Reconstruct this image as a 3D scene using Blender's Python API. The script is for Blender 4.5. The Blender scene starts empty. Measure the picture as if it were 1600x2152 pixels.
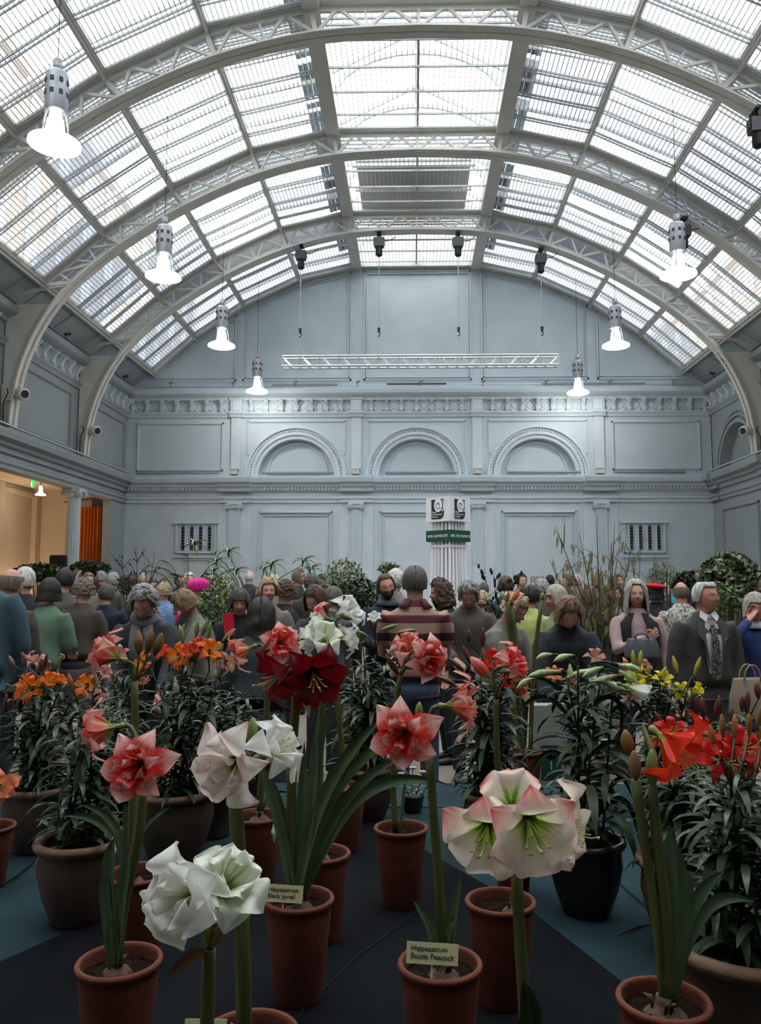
import bpy, math, random
import numpy as np
from mathutils import Vector, Matrix, Euler, noise
R=math.radians; PI=math.pi; sin=math.sin; cos=math.cos
rnd=random.Random(7)
scn=bpy.context.scene
COL=scn.collection
# ---------------------------------------------------------------- camera, world, light, exposure
F=1680.0; CX=833.0; CY=1076.0; TH=math.atan(154/1680); PS=R(1.2); EYE=1.6
cd=bpy.data.cameras.new('camera'); cam=bpy.data.objects.new('camera',cd); COL.objects.link(cam)
cd.sensor_fit='VERTICAL'; cd.sensor_height=36; cd.lens=36*F/2152; cd.shift_x=-(CX-800)/2152
cd.clip_start=.05; cd.clip_end=300
cam.location=(0,0,EYE); cam.rotation_euler=(PI/2+TH,0,PS); scn.camera=cam
w=bpy.data.worlds.new('overcast'); scn.world=w; w.use_nodes=True
bg=w.node_tree.nodes['Background']; bg.inputs[0].default_value=(.965,.98,1,1); bg.inputs[1].default_value=5.2
vs=scn.view_settings; vs.view_transform='Standard'; vs.look='None'; vs.gamma=1; vs.use_curve_mapping=False; vs.exposure=.60
cy=scn.cycles; cy.use_denoising=True; cy.max_bounces=7; cy.diffuse_bounces=4; cy.glossy_bounces=3; cy.transmission_bounces=4
cy.transparent_max_bounces=12; cy.caustics_reflective=False; cy.caustics_refractive=False; cy.sample_clamp_indirect=6

def ray(px,py):
    u=(px-CX)/F; v=(CY-py)/F
    f=(-cos(TH)*sin(PS),cos(TH)*cos(PS),sin(TH)); r=(cos(PS),sin(PS),0); up=(sin(TH)*sin(PS),-sin(TH)*cos(PS),cos(TH))
    return Vector([f[i]+u*r[i]+v*up[i] for i in range(3)])
def at(px,py,Y):
    d=ray(px,py); t=Y/d.y; return Vector((d.x*t,Y,EYE+d.z*t))
def on(px,py,Z):
    d=ray(px,py); t=(Z-EYE)/d.z; return Vector((d.x*t,d.y*t,Z))

# ---------------------------------------------------------------- materials
MATS={}
def newmat(name):
    m=bpy.data.materials.new(name); m.use_nodes=True; MATS[name]=m
    nt=m.node_tree; return m,nt,nt.nodes['Principled BSDF']
def mat(name,col,rough=.6,var=.12,scale=9,bump=0,bscale=60,metal=0,spec=.4,emit=0,stretch=None,alpha=1):
    if name in MATS: return MATS[name]
    m,nt,b=newmat(name); N=nt.nodes; L=nt.links
    b.inputs['Roughness'].default_value=rough; b.inputs['Metallic'].default_value=metal
    b.inputs['Specular IOR Level'].default_value=spec
    tc=N.new('ShaderNodeTexCoord'); mp=N.new('ShaderNodeMapping'); L.new(tc.outputs['Object'],mp.inputs[0])
    if stretch: mp.inputs['Scale'].default_value=stretch
    nz=N.new('ShaderNodeTexNoise'); nz.inputs['Scale'].default_value=scale; nz.inputs['Detail'].default_value=4
    L.new(mp.outputs[0],nz.inputs['Vector'])
    cr=N.new('ShaderNodeValToRGB'); L.new(nz.outputs[0],cr.inputs[0])
    e=cr.color_ramp.elements; e[0].position=.3; e[1].position=.7
    e[0].color=(*[max(0,c*(1-var)) for c in col],1); e[1].color=(*[min(1,c*(1+var)) for c in col],1)
    L.new(cr.outputs[0],b.inputs['Base Color'])
    if emit:
        b.inputs['Emission Color'].default_value=(*col,1); b.inputs['Emission Strength'].default_value=emit
    if bump:
        n2=N.new('ShaderNodeTexNoise'); n2.inputs['Scale'].default_value=bscale; n2.inputs['Detail'].default_value=3
        L.new(mp.outputs[0],n2.inputs['Vector'])
        bp=N.new('ShaderNodeBump'); bp.inputs['Strength'].default_value=bump; bp.inputs['Distance'].default_value=.01
        L.new(n2.outputs[0],bp.inputs['Height']); L.new(bp.outputs[0],b.inputs['Normal'])
    return m
def rgb(r,g,b):   # sRGB 0..255 to linear
    f=lambda c:(c/255/12.92) if c<=10 else ((c/255+.055)/1.055)**2.4
    return (f(r),f(g),f(b))
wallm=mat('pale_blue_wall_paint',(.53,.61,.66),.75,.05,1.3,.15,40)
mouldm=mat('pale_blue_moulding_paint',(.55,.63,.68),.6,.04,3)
sidem=mat('darkened_side_wall_paint',(.29,.335,.35),.8,.05,1.1,.15,40)  # colour set darker to stand for vignetting at the sides
whitesteel=mat('off_white_painted_steel',(.60,.59,.555),.5,.06,3)
barm=mat('pale_grating_bar_paint',(.42,.44,.45),.5,.05,4)
alu=mat('brushed_aluminium',(.62,.63,.65),.35,.05,6,0,60,.9)
steel=mat('perforated_lamp_steel',(.42,.44,.47),.45,.08,8,0,60,.7)
blackm=mat('black_enamel',(.012,.012,.014),.5,.2,8)
darkcable=mat('dark_cable',(.03,.03,.035),.6,.1)
greym=mat('grey_conduit_paint',(.22,.26,.28),.5,.08)
terra=mat('terracotta_clay',rgb(98,48,32),.85,.18,14,.25,90)
terra2=mat('weathered_clay_pot',(.075,.052,.040),.7,.35,9,.3,60)
terra2r=mat('weathered_clay_rim',(.17,.10,.065),.75,.25,12,.3,60)
glaze=mat('dark_glazed_pot',(.022,.018,.018),.25,.3,9,.1,30)
soil=mat('dark_potting_soil',(.014,.009,.006),.95,.6,70,1,120,spec=.05)
bulbm=mat('papery_brown_bulb',(.10,.060,.035),.7,.5,22,.5,60,stretch=(3,3,.6))
stemm=mat('green_flower_stalk',(.080,.090,.027),.5,.3,5,.05,40,stretch=(8,8,.8),spec=.25)
stemd=mat('dark_lily_stem',(.02,.035,.014),.5,.3,8)
leafm=mat('grey_green_strap_leaf',(.095,.155,.075),.42,.25,6,.15,60,spec=.4)
leafd=mat('dark_lily_leaf',(.020,.042,.015),.5,.4,5,.1,60,spec=.22)
leafl=mat('fresh_green_leaf',(.075,.15,.035),.45,.3,6,spec=.5)
budm=mat('green_bud_skin',(.16,.22,.06),.45,.3,14,stretch=(6,6,1))
budr=mat('maroon_lily_bud',(.10,.025,.022),.45,.5,10,stretch=(3,3,1))
budo=mat('orange_green_lily_bud',(.30,.13,.03),.45,.5,12)
budy=mat('yellow_green_lily_bud',(.36,.34,.03),.45,.35,12)
spathe=mat('papery_brown_spathe',(.20,.11,.05),.8,.4,16)
spathep=mat('pale_papery_spathe',(.42,.40,.27),.7,.2,16)
cream=mat('cream_label_card',rgb(196,192,150),.7,.03,4)
ink=mat('black_ink',(.01,.01,.01),.6,.1)
anther=mat('golden_anther',(.42,.22,.05),.7,.3)
filament=mat('pale_filament',(.55,.6,.22),.5,.1)
woodm=mat('brown_twig_bark',(.06,.045,.035),.8,.4,20)
branchm=mat('grey_green_branch',(.10,.11,.07),.7,.3,15)

# ---------------------------------------------------------------- mesh builder
class MB:
    def __init__(s): s.v=[]; s.f=[]; s.uv=[]; s.mi=[]; s.cur=0
    def add(s,vs,fs,uv=None):
        b=len(s.v); s.v+= [tuple(q) for q in vs]; s.uv+= (uv if uv else [(0,0)]*len(vs))
        s.f+=[tuple(i+b for i in q) for q in fs]; s.mi+=[s.cur]*len(fs); return s
    def box(s,c,d,rot=None):
        x,y,z=[q/2 for q in d]
        vs=[Vector((a*x,b*y,e*z)) for a in(-1,1) for b in(-1,1) for e in(-1,1)]
        if rot: vs=[rot@q for q in vs]
        vs=[q+Vector(c) for q in vs]
        return s.add(vs,[(0,1,3,2),(4,6,7,5),(0,4,5,1),(2,3,7,6),(0,2,6,4),(1,5,7,3)])
    def bar(s,a,b,w,h,upv=(0,0,1)):   # rectangular bar a->b
        a=Vector(a); b=Vector(b); d=(b-a).normalized(); u=Vector(upv)
        x=d.cross(u)
        if x.length<1e-4: x=d.cross(Vector((1,0,0)))
        x.normalize(); y=x.cross(d)
        vs=[p+x*i*w/2+y*j*h/2 for p in(a,b) for i,j in((-1,-1),(1,-1),(1,1),(-1,1))]
        return s.add(vs,[(3,2,1,0),(4,5,6,7),(0,1,5,4),(1,2,6,5),(2,3,7,6),(3,0,4,7)])
    def tube(s,pts,rad,n=8,cap=True,flat=1.0):
        pts=[Vector(p) for p in pts]; m=len(pts)
        rad=rad if hasattr(rad,'__len__') else [rad]*m
        t=(pts[1]-pts[0]).normalized(); x=t.orthogonal().normalized(); vs=[];uv=[]
        for i,p in enumerate(pts):
            d=(pts[min(i+1,m-1)]-pts[max(i-1,0)]).normalized()
            x=(x-d*x.dot(d)).normalized(); y=d.cross(x)
            for k in range(n):
                a=2*PI*k/n; vs.append(p+(x*cos(a)+y*sin(a)*flat)*rad[i]); uv.append((k/n,i/(m-1)))
        fs=[(i*n+k,i*n+(k+1)%n,(i+1)*n+(k+1)%n,(i+1)*n+k) for i in range(m-1) for k in range(n)]
        if cap: fs+=[tuple(range(n-1,-1,-1)),tuple((m-1)*n+k for k in range(n))]
        return s.add(vs,fs,uv)
    def lathe(s,prof,n=20,c=(0,0,0),ax=None,cap=True):
        M=ax if ax else Matrix.Identity(3); c=Vector(c); vs=[];uv=[]; m=len(prof)
        for i,(r,z) in enumerate(prof):
            for k in range(n):
                a=2*PI*k/n; vs.append(c+M@Vector((r*cos(a),r*sin(a),z))); uv.append((k/n,i/(m-1)))
        fs=[(i*n+k,i*n+(k+1)%n,(i+1)*n+(k+1)%n,(i+1)*n+k) for i in range(m-1) for k in range(n)]
        if cap: fs+=[tuple(range(n-1,-1,-1)),tuple((m-1)*n+k for k in range(n))]
        return s.add(vs,fs,uv)
    def rings(s,rs,n=16,cap=True):   # rs: (center, xaxis, yaxis)
        vs=[]; m=len(rs)
        for c,x,y in rs:
            for k in range(n):
                a=2*PI*k/n; vs.append(Vector(c)+Vector(x)*cos(a)+Vector(y)*sin(a))
        fs=[(i*n+k,i*n+(k+1)%n,(i+1)*n+(k+1)%n,(i+1)*n+k) for i in range(m-1) for k in range(n)]
        if cap: fs+=[tuple(range(n-1,-1,-1)),tuple((m-1)*n+k for k in range(n))]
        return s.add(vs,fs)
    def grid(s,fn,nu,nv):
        vs=[];uv=[]
        for j in range(nv+1):
            for i in range(nu+1):
                u=i/nu; v=j/nv; vs.append(fn(u,v)); uv.append((u,v))
        fs=[(j*(nu+1)+i,j*(nu+1)+i+1,(j+1)*(nu+1)+i+1,(j+1)*(nu+1)+i) for j in range(nv) for i in range(nu)]
        return s.add(vs,fs,uv)
    def ell(s,c,r,n=12,m=8,rot=None):
        M=rot if rot else Matrix.Identity(3); c=Vector(c)
        vs=[];fs=[]
        for i in range(m+1):
            t=PI*(i+.001)/(m+.002)
            for k in range(n):
                a=2*PI*k/n; vs.append(c+M@Vector((r[0]*sin(t)*cos(a),r[1]*sin(t)*sin(a),-r[2]*cos(t))))
        fs=[(i*n+k,i*n+(k+1)%n,(i+1)*n+(k+1)%n,(i+1)*n+k) for i in range(m) for k in range(n)]
        return s.add(vs,fs)
    def mesh(s,name,mats,smooth=False):
        me=bpy.data.meshes.new(name); me.from_pydata(s.v,[],s.f)
        ul=me.uv_layers.new(name='UVMap')
        li=np.empty(len(me.loops),dtype=np.int32); me.loops.foreach_get('vertex_index',li)
        ul.data.foreach_set('uv',np.array(s.uv,dtype=np.float32)[li].ravel())
        for m in (mats if isinstance(mats,(list,tuple)) else [mats]): me.materials.append(m)
        me.polygons.foreach_set('material_index',s.mi)
        if smooth: me.polygons.foreach_set('use_smooth',[True]*len(me.polygons))
        me.update(); return me
    def build(s,name,mats,parent=None,smooth=False,loc=None,**kw):
        return obj(name,s.mesh(name,mats,smooth),parent,loc,**kw)
def obj(name,me,parent=None,loc=None,mw=None,**kw):
    o=bpy.data.objects.new(name,me); COL.objects.link(o)
    if parent: o.parent=parent
    if loc is not None: o.location=loc
    if mw is not None: o.matrix_local=mw
    for k,v in kw.items():
        if v: o['category' if k=='cat' else k]=v
    return o
def thing(name,label=None,cat=None,loc=(0,0,0),rz=0,group=None,kind=None):
    o=bpy.data.objects.new(name,None); COL.objects.link(o); o.location=loc; o.rotation_euler=(0,0,rz)
    o.empty_display_size=.1
    if label:o['label']=label
    if cat:o['category']=cat
    if group:o['group']=group
    if kind:o['kind']=kind
    return o
def frame_of(d,up=(0,0,1)):   # rotation whose Z is d, Y close to up
    z=Vector(d).normalized(); x=Vector(up).cross(z)
    if x.length<1e-3: x=Vector((1,0,0)).cross(z)
    x.normalize(); y=z.cross(x)
    return Matrix((x,y,z)).transposed()
def bez(pts,n):
    pts=[Vector(p) for p in pts]; out=[]
    for i in range(n+1):
        t=i/n; q=pts[:]
        while len(q)>1: q=[q[k].lerp(q[k+1],t) for k in range(len(q)-1)]
        out.append(q[0])
    return out
TS=bpy.data.scenes.new('bench')
def evald(o):
    TS.collection.objects.link(o); vl=TS.view_layers[0]; vl.update(); dg=vl.depsgraph
    me=bpy.data.meshes.new_from_object(o.evaluated_get(dg),depsgraph=dg); bpy.data.objects.remove(o); return me
def text_obj(s,size,m,parent,mw,name='lettering',sp=1.0,align='LEFT'):
    c=bpy.data.curves.new(name,'FONT'); c.body=s; c.size=size; c.extrude=size*.02; c.space_line=sp; c.align_x=align; c.resolution_u=3
    t=bpy.data.objects.new('tmp',c); me=evald(t); me.materials.clear(); me.materials.append(m)
    return obj(name,me,parent,mw=mw)
def remesh(mb,vox,smooth=2,iters=.5):
    me=bpy.data.meshes.new('tmp'); me.from_pydata(mb.v,[],mb.f); o=bpy.data.objects.new('tmp',me)
    md=o.modifiers.new('r','REMESH'); md.mode='VOXEL'; md.voxel_size=vox
    if smooth:
        sm=o.modifiers.new('s','SMOOTH'); sm.iterations=smooth; sm.factor=iters
    m2=evald(o)
    V=np.empty(len(m2.vertices)*3,dtype=np.float32); m2.vertices.foreach_get('co',V)
    fs=[tuple(p.vertices) for p in m2.polygons]
    bpy.data.meshes.remove(m2); return V.reshape(-1,3),fs
# ================================================================ THE HALL
XC=.12; HW=8.87; GY=24.0
XL=XC-HW; XR=XC+HW
NODES=[(1.84,11.44),(3.62,11.03),(5.34,10.22),(6.82,9.22),(8.08,8.12)]       # roof nodes (half)
# floor
floorm=mat('worn_beige_stone_floor',(.20,.17,.135),.6,.15,2,.1,30)
MB().box((XC,10,-.1),(26.5,29.2,.2)).build('floor',floorm,kind='structure')
annexm=mat('cream_annex_wall_paint',(.42,.37,.31),.8,.04,2)
# ---- back (gable) wall
wb=thing('wall_back',kind='structure')
def gpt(x,z,d=0): return Vector((XC+x,GY-d,z))
def arch_surface(mb,mp,u0,u1,z0,z1,uc,zc,r,depth=.25,n=24,back=True):
    # flat wall u0..u1, z0..z1 with a semicircular niche of radius r springing at zc (=z0)
    arc=[(uc+r*cos(PI*k/n),zc+r*sin(PI*k/n)) for k in range(n+1)]
    rim=[]
    for u,z in arc:
        du,dz=u-uc,z-zc; t=1e9
        if du>1e-6:t=min(t,(u1-uc)/du)
        if du<-1e-6:t=min(t,(u0-uc)/du)
        if dz>1e-6:t=min(t,(z1-zc)/dz)
        rim.append((uc+du*t,zc+dz*t))
    # corners
    vs=[];fs=[]
    for a,b in zip(arc,rim): vs+=[mp(a[0],a[1],0),mp(b[0],b[1],0)]
    for k in range(n): fs.append((2*k,2*k+1,2*k+3,2*k+2))
    mb.add(vs,fs)
    for k in range(n):
        a,b=rim[k],rim[k+1]
        if abs(a[0]-b[0])>1e-5 and abs(a[1]-b[1])>1e-5:
            cx_=a[0] if abs(a[0]-u1)<1e-5 or abs(a[0]-u0)<1e-5 else b[0]
            mb.add([mp(a[0],a[1],0),mp(cx_,z1,0),mp(b[0],b[1],0)],[(0,1,2)])
    vs=[];fs=[]
    for a in arc: vs+=[mp(a[0],a[1],0),mp(a[0],a[1],-depth)]
    for k in range(n): fs.append((2*k,2*k+2,2*k+3,2*k+1))
    mb.add(vs,fs)
    if back: mb.add([mp(a[0],a[1],-depth) for a in arc],[tuple(range(n+1))])
def ringband(mb,mp,uc,zc,r0,r1,d0,d1,n=28,a0=0,a1=PI):
    # half ring from r0 to r1, standing out d1 from d0
    vs=[];fs=[]
    for k in range(n+1):
        a=a0+(a1-a0)*k/n; c_,s_=cos(a),sin(a)
        for r,d in((r0,d0),(r0,d1),(r1,d1),(r1,d0)): vs.append(mp(uc+r*c_,zc+r*s_,d))
    for k in range(n):
        for j in range(3): fs.append((4*k+j,4*k+4+j,4*k+5+j,4*k+1+j))
    mb.add(vs,fs)
def pbox(mb,mp,u0,u1,z0,z1,d0,d1):
    vs=[mp(u,z,d) for u in(u0,u1) for z in(z0,z1) for d in(d0,d1)]
    mb.add(vs,[(0,1,3,2),(4,6,7,5),(0,4,5,1),(2,3,7,6),(0,2,6,4),(1,5,7,3)])
def rframe(mb,mp,u0,u1,z0,z1,w=.055,d=.035,sides='lrtb'):
    for k,(ww,dd,off) in enumerate(((w,d,0),(w*.4,d*1.6,w*.3))):
        o=off
        if 't' in sides: pbox(mb,mp,u0+o,u1-o,z1-o-ww,z1-o,0,dd)
        if 'b' in sides: pbox(mb,mp,u0+o,u1-o,z0+o,z0+o+ww,0,dd)
        if 'l' in sides: pbox(mb,mp,u0+o,u0+o+ww,z0+o,z1-o,0,dd)
        if 'r' in sides: pbox(mb,mp,u1-o-ww,u1-o,z0+o,z1-o,0,dd)
# wall surface: lower, arch storey, upper gable
mb=MB()
pbox(mb,gpt,-HW-.3,HW+.3,0,4.86,-.3,0)
PX=[-5.5,-1.83,1.83,5.5]; BAYS=[-3.665,0,3.665]
for c in BAYS: arch_surface(mb,gpt,c-1.8325,c+1.8325,4.86,6.85,c,4.88,1.15)
for s in(-1,1):
    u0,u1=sorted((s*5.4975,s*(HW+.3))); pbox(mb,gpt,u0,u1,4.86,6.85,-.3,0)
# gable top polygon
prof=[(-HW-.3,6.85),(HW+.3,6.85),(HW+.3,8.4)]+[(x,z+.12) for x,z in reversed(NODES)]+[(-x,z+.12) for x,z in NODES]+[(-HW-.3,8.4)]
mb.add([gpt(x,z,0) for x,z in prof],[tuple(range(len(prof)))])
mb.build('wall_surface',wallm,wb)
for c in BAYS:   # archivolts
    m=MB(); ringband(m,gpt,c,4.88,1.15,1.27,0,.05); ringband(m,gpt,c,4.88,1.27,1.36,0,.10); ringband(m,gpt,c,4.88,1.40,1.47,0,.07); ringband(m,gpt,c,4.88,1.47,1.54,0,.13)
    for k in range(47):   # bead and dentil course
        a=PI*(k+.5)/47; r=1.385; q=gpt(c+r*cos(a),4.88+r*sin(a),.03); m.box(q,(.05,.06,.05))
    m.build('archivolt',mouldm,wb)
    m=MB(); ringband(m,lambda u,z,d:gpt(u,z,d-.25),c,5.02,.88,.93,0,.05); pbox(m,lambda u,z,d:gpt(u,z,d-.25),c-.93,c+.93,4.98,5.03,0,.05)
    m.build('tympanum_moulding',mouldm,wb)
    m=MB(); rframe(m,gpt,c-1.50,c+1.50,5.6,6.6,.045,.03,'t'); rframe(m,gpt,c-1.50,c-1.40,5.55,6.6,.045,.03,'l'); rframe(m,gpt,c+1.40,c+1.50,5.55,6.6,.045,.03,'r')
    m.build('panel_moulding',mouldm,wb)
    m=MB(); rframe(m,gpt,c-1.12,c+1.12,.9,3.82,.06,.05); rframe(m,gpt,c-1.0,c+1.0,1.0,3.70,.03,.03); m.build('panel_moulding',mouldm,wb)
for s in(-1,1):
    u0,u1=sorted((s*5.9,s*8.55)); m=MB(); rframe(m,gpt,u0,u1,5.06,6.55); m.build('panel_moulding',mouldm,wb)
# gable panels above the upper cornice
def ztop(x):
    x=abs(x); P=[(0,11.44)]+NODES
    for a,b in zip(P,P[1:]):
        if x<=b[0]: return a[1]+(b[1]-a[1])*(x-a[0])/(b[0]-a[0])
    return 8.1
for u0,u1 in((-8.3,-5.55),(-5.35,-2.0),(-1.62,1.68),(1.98,5.25),(5.5,8.3)):
    m=MB()
    for w_,d_,o in((.05,.04,0),(.025,.06,.07)):
        pbox(m,gpt,u0+o,u1-o,7.85+o,7.85+o+w_,0,d_)
        for uu in(u0+o,u1-o-w_):
            if ztop(uu)>8.3: pbox(m,gpt,uu,uu+w_,7.85+o,ztop(uu)-.12-o,0,d_)
        us=[u0+o+(u1-u0-2*o)*k/14 for k in range(15)]
        for a,b in zip(us,us[1:]):
            if max(ztop(a),ztop(b))>8.5: m.bar(gpt(a,ztop(a)-.16-o,d_/2),gpt(b,ztop(b)-.16-o,d_/2),d_,w_)
    m.build('panel_moulding',mouldm,wb)
# cornices
def cornice(prof,x0,x1,mp,name,parent,breaks=(),bw=.4,bd=.1,m_=None):
    m=MB()
    def run(u0,u1,dd):
        vs=[mp(u,z,d+dd) for u in(u0,u1) for d,z in prof]; n=len(prof)
        m.add(vs,[(k,k+1,n+k+1,n+k) for k in range(n-1)]+[tuple(range(n)),tuple(range(2*n-1,n-1,-1))])
    run(x0,x1,0)
    for b in breaks: run(b-bw,b+bw,bd)
    return m.build(name,m_ or mouldm,parent)
UP=[(0,7.22),(.08,7.22),(.10,7.30),(.24,7.36),(.30,7.40),(.32,7.50),(.32,7.54),(0,7.60)]
LO=[(0,4.42),(.06,4.42),(.08,4.52),(.16,4.56),(.18,4.62),(.30,4.68),(.33,4.80),(.33,4.86),(0,4.90)]
ARC=[(0,4.08),(.05,4.08),(.05,4.16),(.09,4.20),(.09,4.26),(0,4.30)]
BAND=[(0,6.70),(.05,6.70),(.07,6.76),(.12,6.82),(.12,6.86),(0,6.88)]
cornice(UP,-HW,HW,gpt,'cornice',wb); cornice(LO,-HW,HW,gpt,'cornice',wb,PX,.5,.12)
cornice(ARC,-HW,HW,gpt,'architrave',wb,PX,.5,.08); cornice(BAND,-HW,HW,gpt,'frieze_band',wb,PX,.2,.08)
m=MB()
for k in range(170):
    u=-HW+.15+k*(2*HW-.3)/169; pbox(m,gpt,u-.03,u+.03,4.46,4.55,.06,.14)
m.build('dentil_course',mouldm,wb,kind='stuff')
# frieze brackets, roundels and blocks, shared meshes
def bracket_mesh():
    m=MB(); pts=[(0,0),(.13,0),(.15,.05),(.11,.10),(.13,.20),(.20,.28),(.24,.34),(.20,.38),(0,.38)]
    n=len(pts)
    for w_,sc in((.11,1),(.05,1.12)):
        vs=[(x,-d*sc,z) for x in(-w_/2,w_/2) for d,z in pts]
        m.add(vs,[(k,(k+1)%n,n+(k+1)%n,n+k) for k in range(n)]+[tuple(range(n)),tuple(range(2*n-1,n-1,-1))])
    return m.mesh('bracket',mouldm)
BRK=bracket_mesh()
mr=MB()
for r0,r1,d in((.135,.165,.03),(.165,.18,.045)): ringband(mr,lambda u,z,dd:Vector((u,-dd,z)),0,0,r0,r1,0,d,20,0,2*PI)
mr.add([(.10*cos(2*PI*k/16),-.02,.10*sin(2*PI*k/16)) for k in range(16)],[tuple(range(16))])
RND=mr.mesh('roundel',mouldm)
BLK=MB().box((0,-.07,0),(.34,.14,.44)).box((0,-.15,0),(.22,.03,.30)).box((0,-.08,.21),(.42,.18,.05)).mesh('frieze_block',mouldm)
def frieze(parent,mp_o,us_b,us_r,us_k,rz):
    for u in us_b: obj('bracket',BRK,parent,mw=Matrix.Translation(mp_o(u,6.86))@Matrix.Rotation(rz,4,'Z'))
    for u in us_r: obj('roundel',RND,parent,mw=Matrix.Translation(mp_o(u,7.05))@Matrix.Rotation(rz,4,'Z'))
    for u in us_k: obj('frieze_block',BLK,parent,mw=Matrix.Translation(mp_o(u,7.05))@Matrix.Rotation(rz,4,'Z'))
sp=3.665/8; bs=[];rs=[]
for k in range(-19,20):
    u=k*sp
    if min(abs(u-p) for p in PX)>.2: bs.append(u)
for k in range(-19,19): rs.append((k+.5)*sp)
frieze(wb,lambda u,z:gpt(u,z),bs,rs,PX,0)
# pilasters with piers, flutes, capitals
def pilaster(parent,mp,u,z0,z1,w=.34,flutes=6,d=.12):
    m=MB(); pbox(m,mp,u-.52,u+.52,0,4.1,0,.05); m.build('pier',mouldm,parent)
    m=MB(); pbox(m,mp,u-w/2,u+w/2,z0,z1,.05,d)
    fw=w/(flutes*2+1)
    for k in range(flutes+1): pbox(m,mp,u-w/2+2*k*fw,u-w/2+(2*k+1)*fw,2.25,z1-.08,d,d+.02)
    pbox(m,mp,u-w/2-.05,u+w/2+.05,z0,z0+.35,.05,d+.06)
    m.build('pilaster',mouldm,parent)
def capital(parent,mp,u,z,w=.34,d=.12):
    m=MB(); pbox(m,mp,u-w/2-.06,u+w/2+.06,z+.12,z+.18,0,d+.09); pbox(m,mp,u-w/2,u+w/2,z,z+.12,0,d+.05)
    for s in(-1,1):
        for r0,r1,dd in((.045,.075,d+.10),(0.0,.03,d+.12)): ringband(m,mp,u+s*(w/2+.02),z+.06,r0,r1,0,dd,14,0,2*PI)
    for k in range(5): m.ell(mp(u-w/2+.04+k*(w-.08)/4,z+.05,d+.06),(.025,.025,.035),8,5)
    m.build('capital',mouldm,parent)
for u in PX:
    pilaster(wb,gpt,u,0,3.92); capital(wb,gpt,u,3.9)
    m=MB(); pbox(m,gpt,u-.15,u+.15,4.9,6.72,0,.08); m.build('upper_pilaster',mouldm,wb)
    m=MB(); pbox(m,gpt,u-.13,u+.10,4.93,5.06,.08,.28); m.box(gpt(u,5.08,.18),(.26,.22,.02)); m.build('speaker_box',mat('pale_grey_plastic',(.5,.5,.48)),wb)
# conduits on the cornices
for x0,x1,z,r_,mm in((-4.65,-2.5,4.97,.045,greym),(-.95,1.2,4.97,.045,greym),(2.7,4.9,4.97,.045,greym),(5.9,8.0,4.97,.045,greym),(-8.5,-6.0,4.97,.03,greym),(-8.0,8.2,7.66,.018,mouldm),(-4.4,-2.4,7.67,.035,greym),(3.8,6.9,7.66,.03,greym),(-.9,.9,7.68,.03,darkcable)):
    MB().tube([gpt(x0,z,.2),gpt(x1,z,.2)],r_,8).build('conduit',mm,wb)
for k in range(9):
    x=-7.5+k*1.9; MB().tube([gpt(x,7.6,.2),gpt(x+.02,7.72,.28)],.015,6).tube([gpt(x-.03,7.72,.26),gpt(x+.09,7.76,.30)],.03,6).build('cable_clip',greym,wb)
# slot windows low on the gable wall
slot=mat('dark_slot_glass',(.012,.016,.022),.25,.3,6)
for n_,xc in((1,at(412,1130,GY).x-XC),(2,at(1355,1130,GY).x-XC)):
    win=thing('window_%d'%n_,kind='structure')
    m=MB(); rframe(m,gpt,xc-.62,xc+.62,2.55,3.45,.05,.05,'lrb'); pbox(m,gpt,xc-.72,xc+.72,3.45,3.52,0,.09); pbox(m,gpt,xc-.70,xc+.70,2.42,2.47,0,.06); rframe(m,gpt,xc-.5,xc+.5,2.28,2.38,.03,.03,'t')
    m.build('window_frame',mouldm,win)
    for k in range(4):
        u=xc-.39+k*.27
        m=MB(); pbox(m,gpt,u-.055,u+.055,2.66,3.38,.0,.02); m.build('pane',slot,win)
        for j in range(8):
            m=MB(); pbox(m,gpt,u-.055,u+.055,2.70+j*.09,2.715+j*.09,.018,.03); m.build('glazing_bar',greym,win)
        m=MB(); pbox(m,gpt,u-.075,u-.055,2.64,3.40,0,.05); pbox(m,gpt,u+.055,u+.075,2.64,3.40,0,.05); m.build('slot_reveal',mouldm,win)
# ---- side walls
def lpt(u,z,d=0): return Vector((XL+d,u,z))       # u = Y, d out of the wall into the hall
def rpt(u,z,d=0): return Vector((XR-d,u,z))
wl=thing('wall_left',kind='structure'); wr=thing('wall_right',kind='structure')
Y0=-1.2
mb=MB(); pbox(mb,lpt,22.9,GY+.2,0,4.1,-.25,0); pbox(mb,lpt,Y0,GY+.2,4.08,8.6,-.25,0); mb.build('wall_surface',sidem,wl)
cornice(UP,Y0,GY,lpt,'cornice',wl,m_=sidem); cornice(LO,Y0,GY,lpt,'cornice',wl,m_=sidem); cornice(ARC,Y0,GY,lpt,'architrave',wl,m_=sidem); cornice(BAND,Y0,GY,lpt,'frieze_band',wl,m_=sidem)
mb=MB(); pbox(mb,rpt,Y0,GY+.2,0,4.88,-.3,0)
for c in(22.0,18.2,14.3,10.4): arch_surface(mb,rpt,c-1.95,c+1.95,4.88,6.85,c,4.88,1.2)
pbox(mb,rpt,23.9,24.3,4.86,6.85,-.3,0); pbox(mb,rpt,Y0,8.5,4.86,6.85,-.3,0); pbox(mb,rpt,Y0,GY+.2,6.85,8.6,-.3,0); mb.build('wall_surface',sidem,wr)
for c in(22.0,18.2):
    m=MB(); ringband(m,rpt,c,4.88,1.2,1.3,0,.08); ringband(m,rpt,c,4.88,1.38,1.45,0,.08); ringband(m,rpt,c,4.88,1.52,1.56,0,.05); m.build('archivolt',sidem,wr)
    m=MB(); rframe(m,rpt,c-1.2,c+1.2,.9,3.8); m.build('panel_moulding',sidem,wr)
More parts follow.
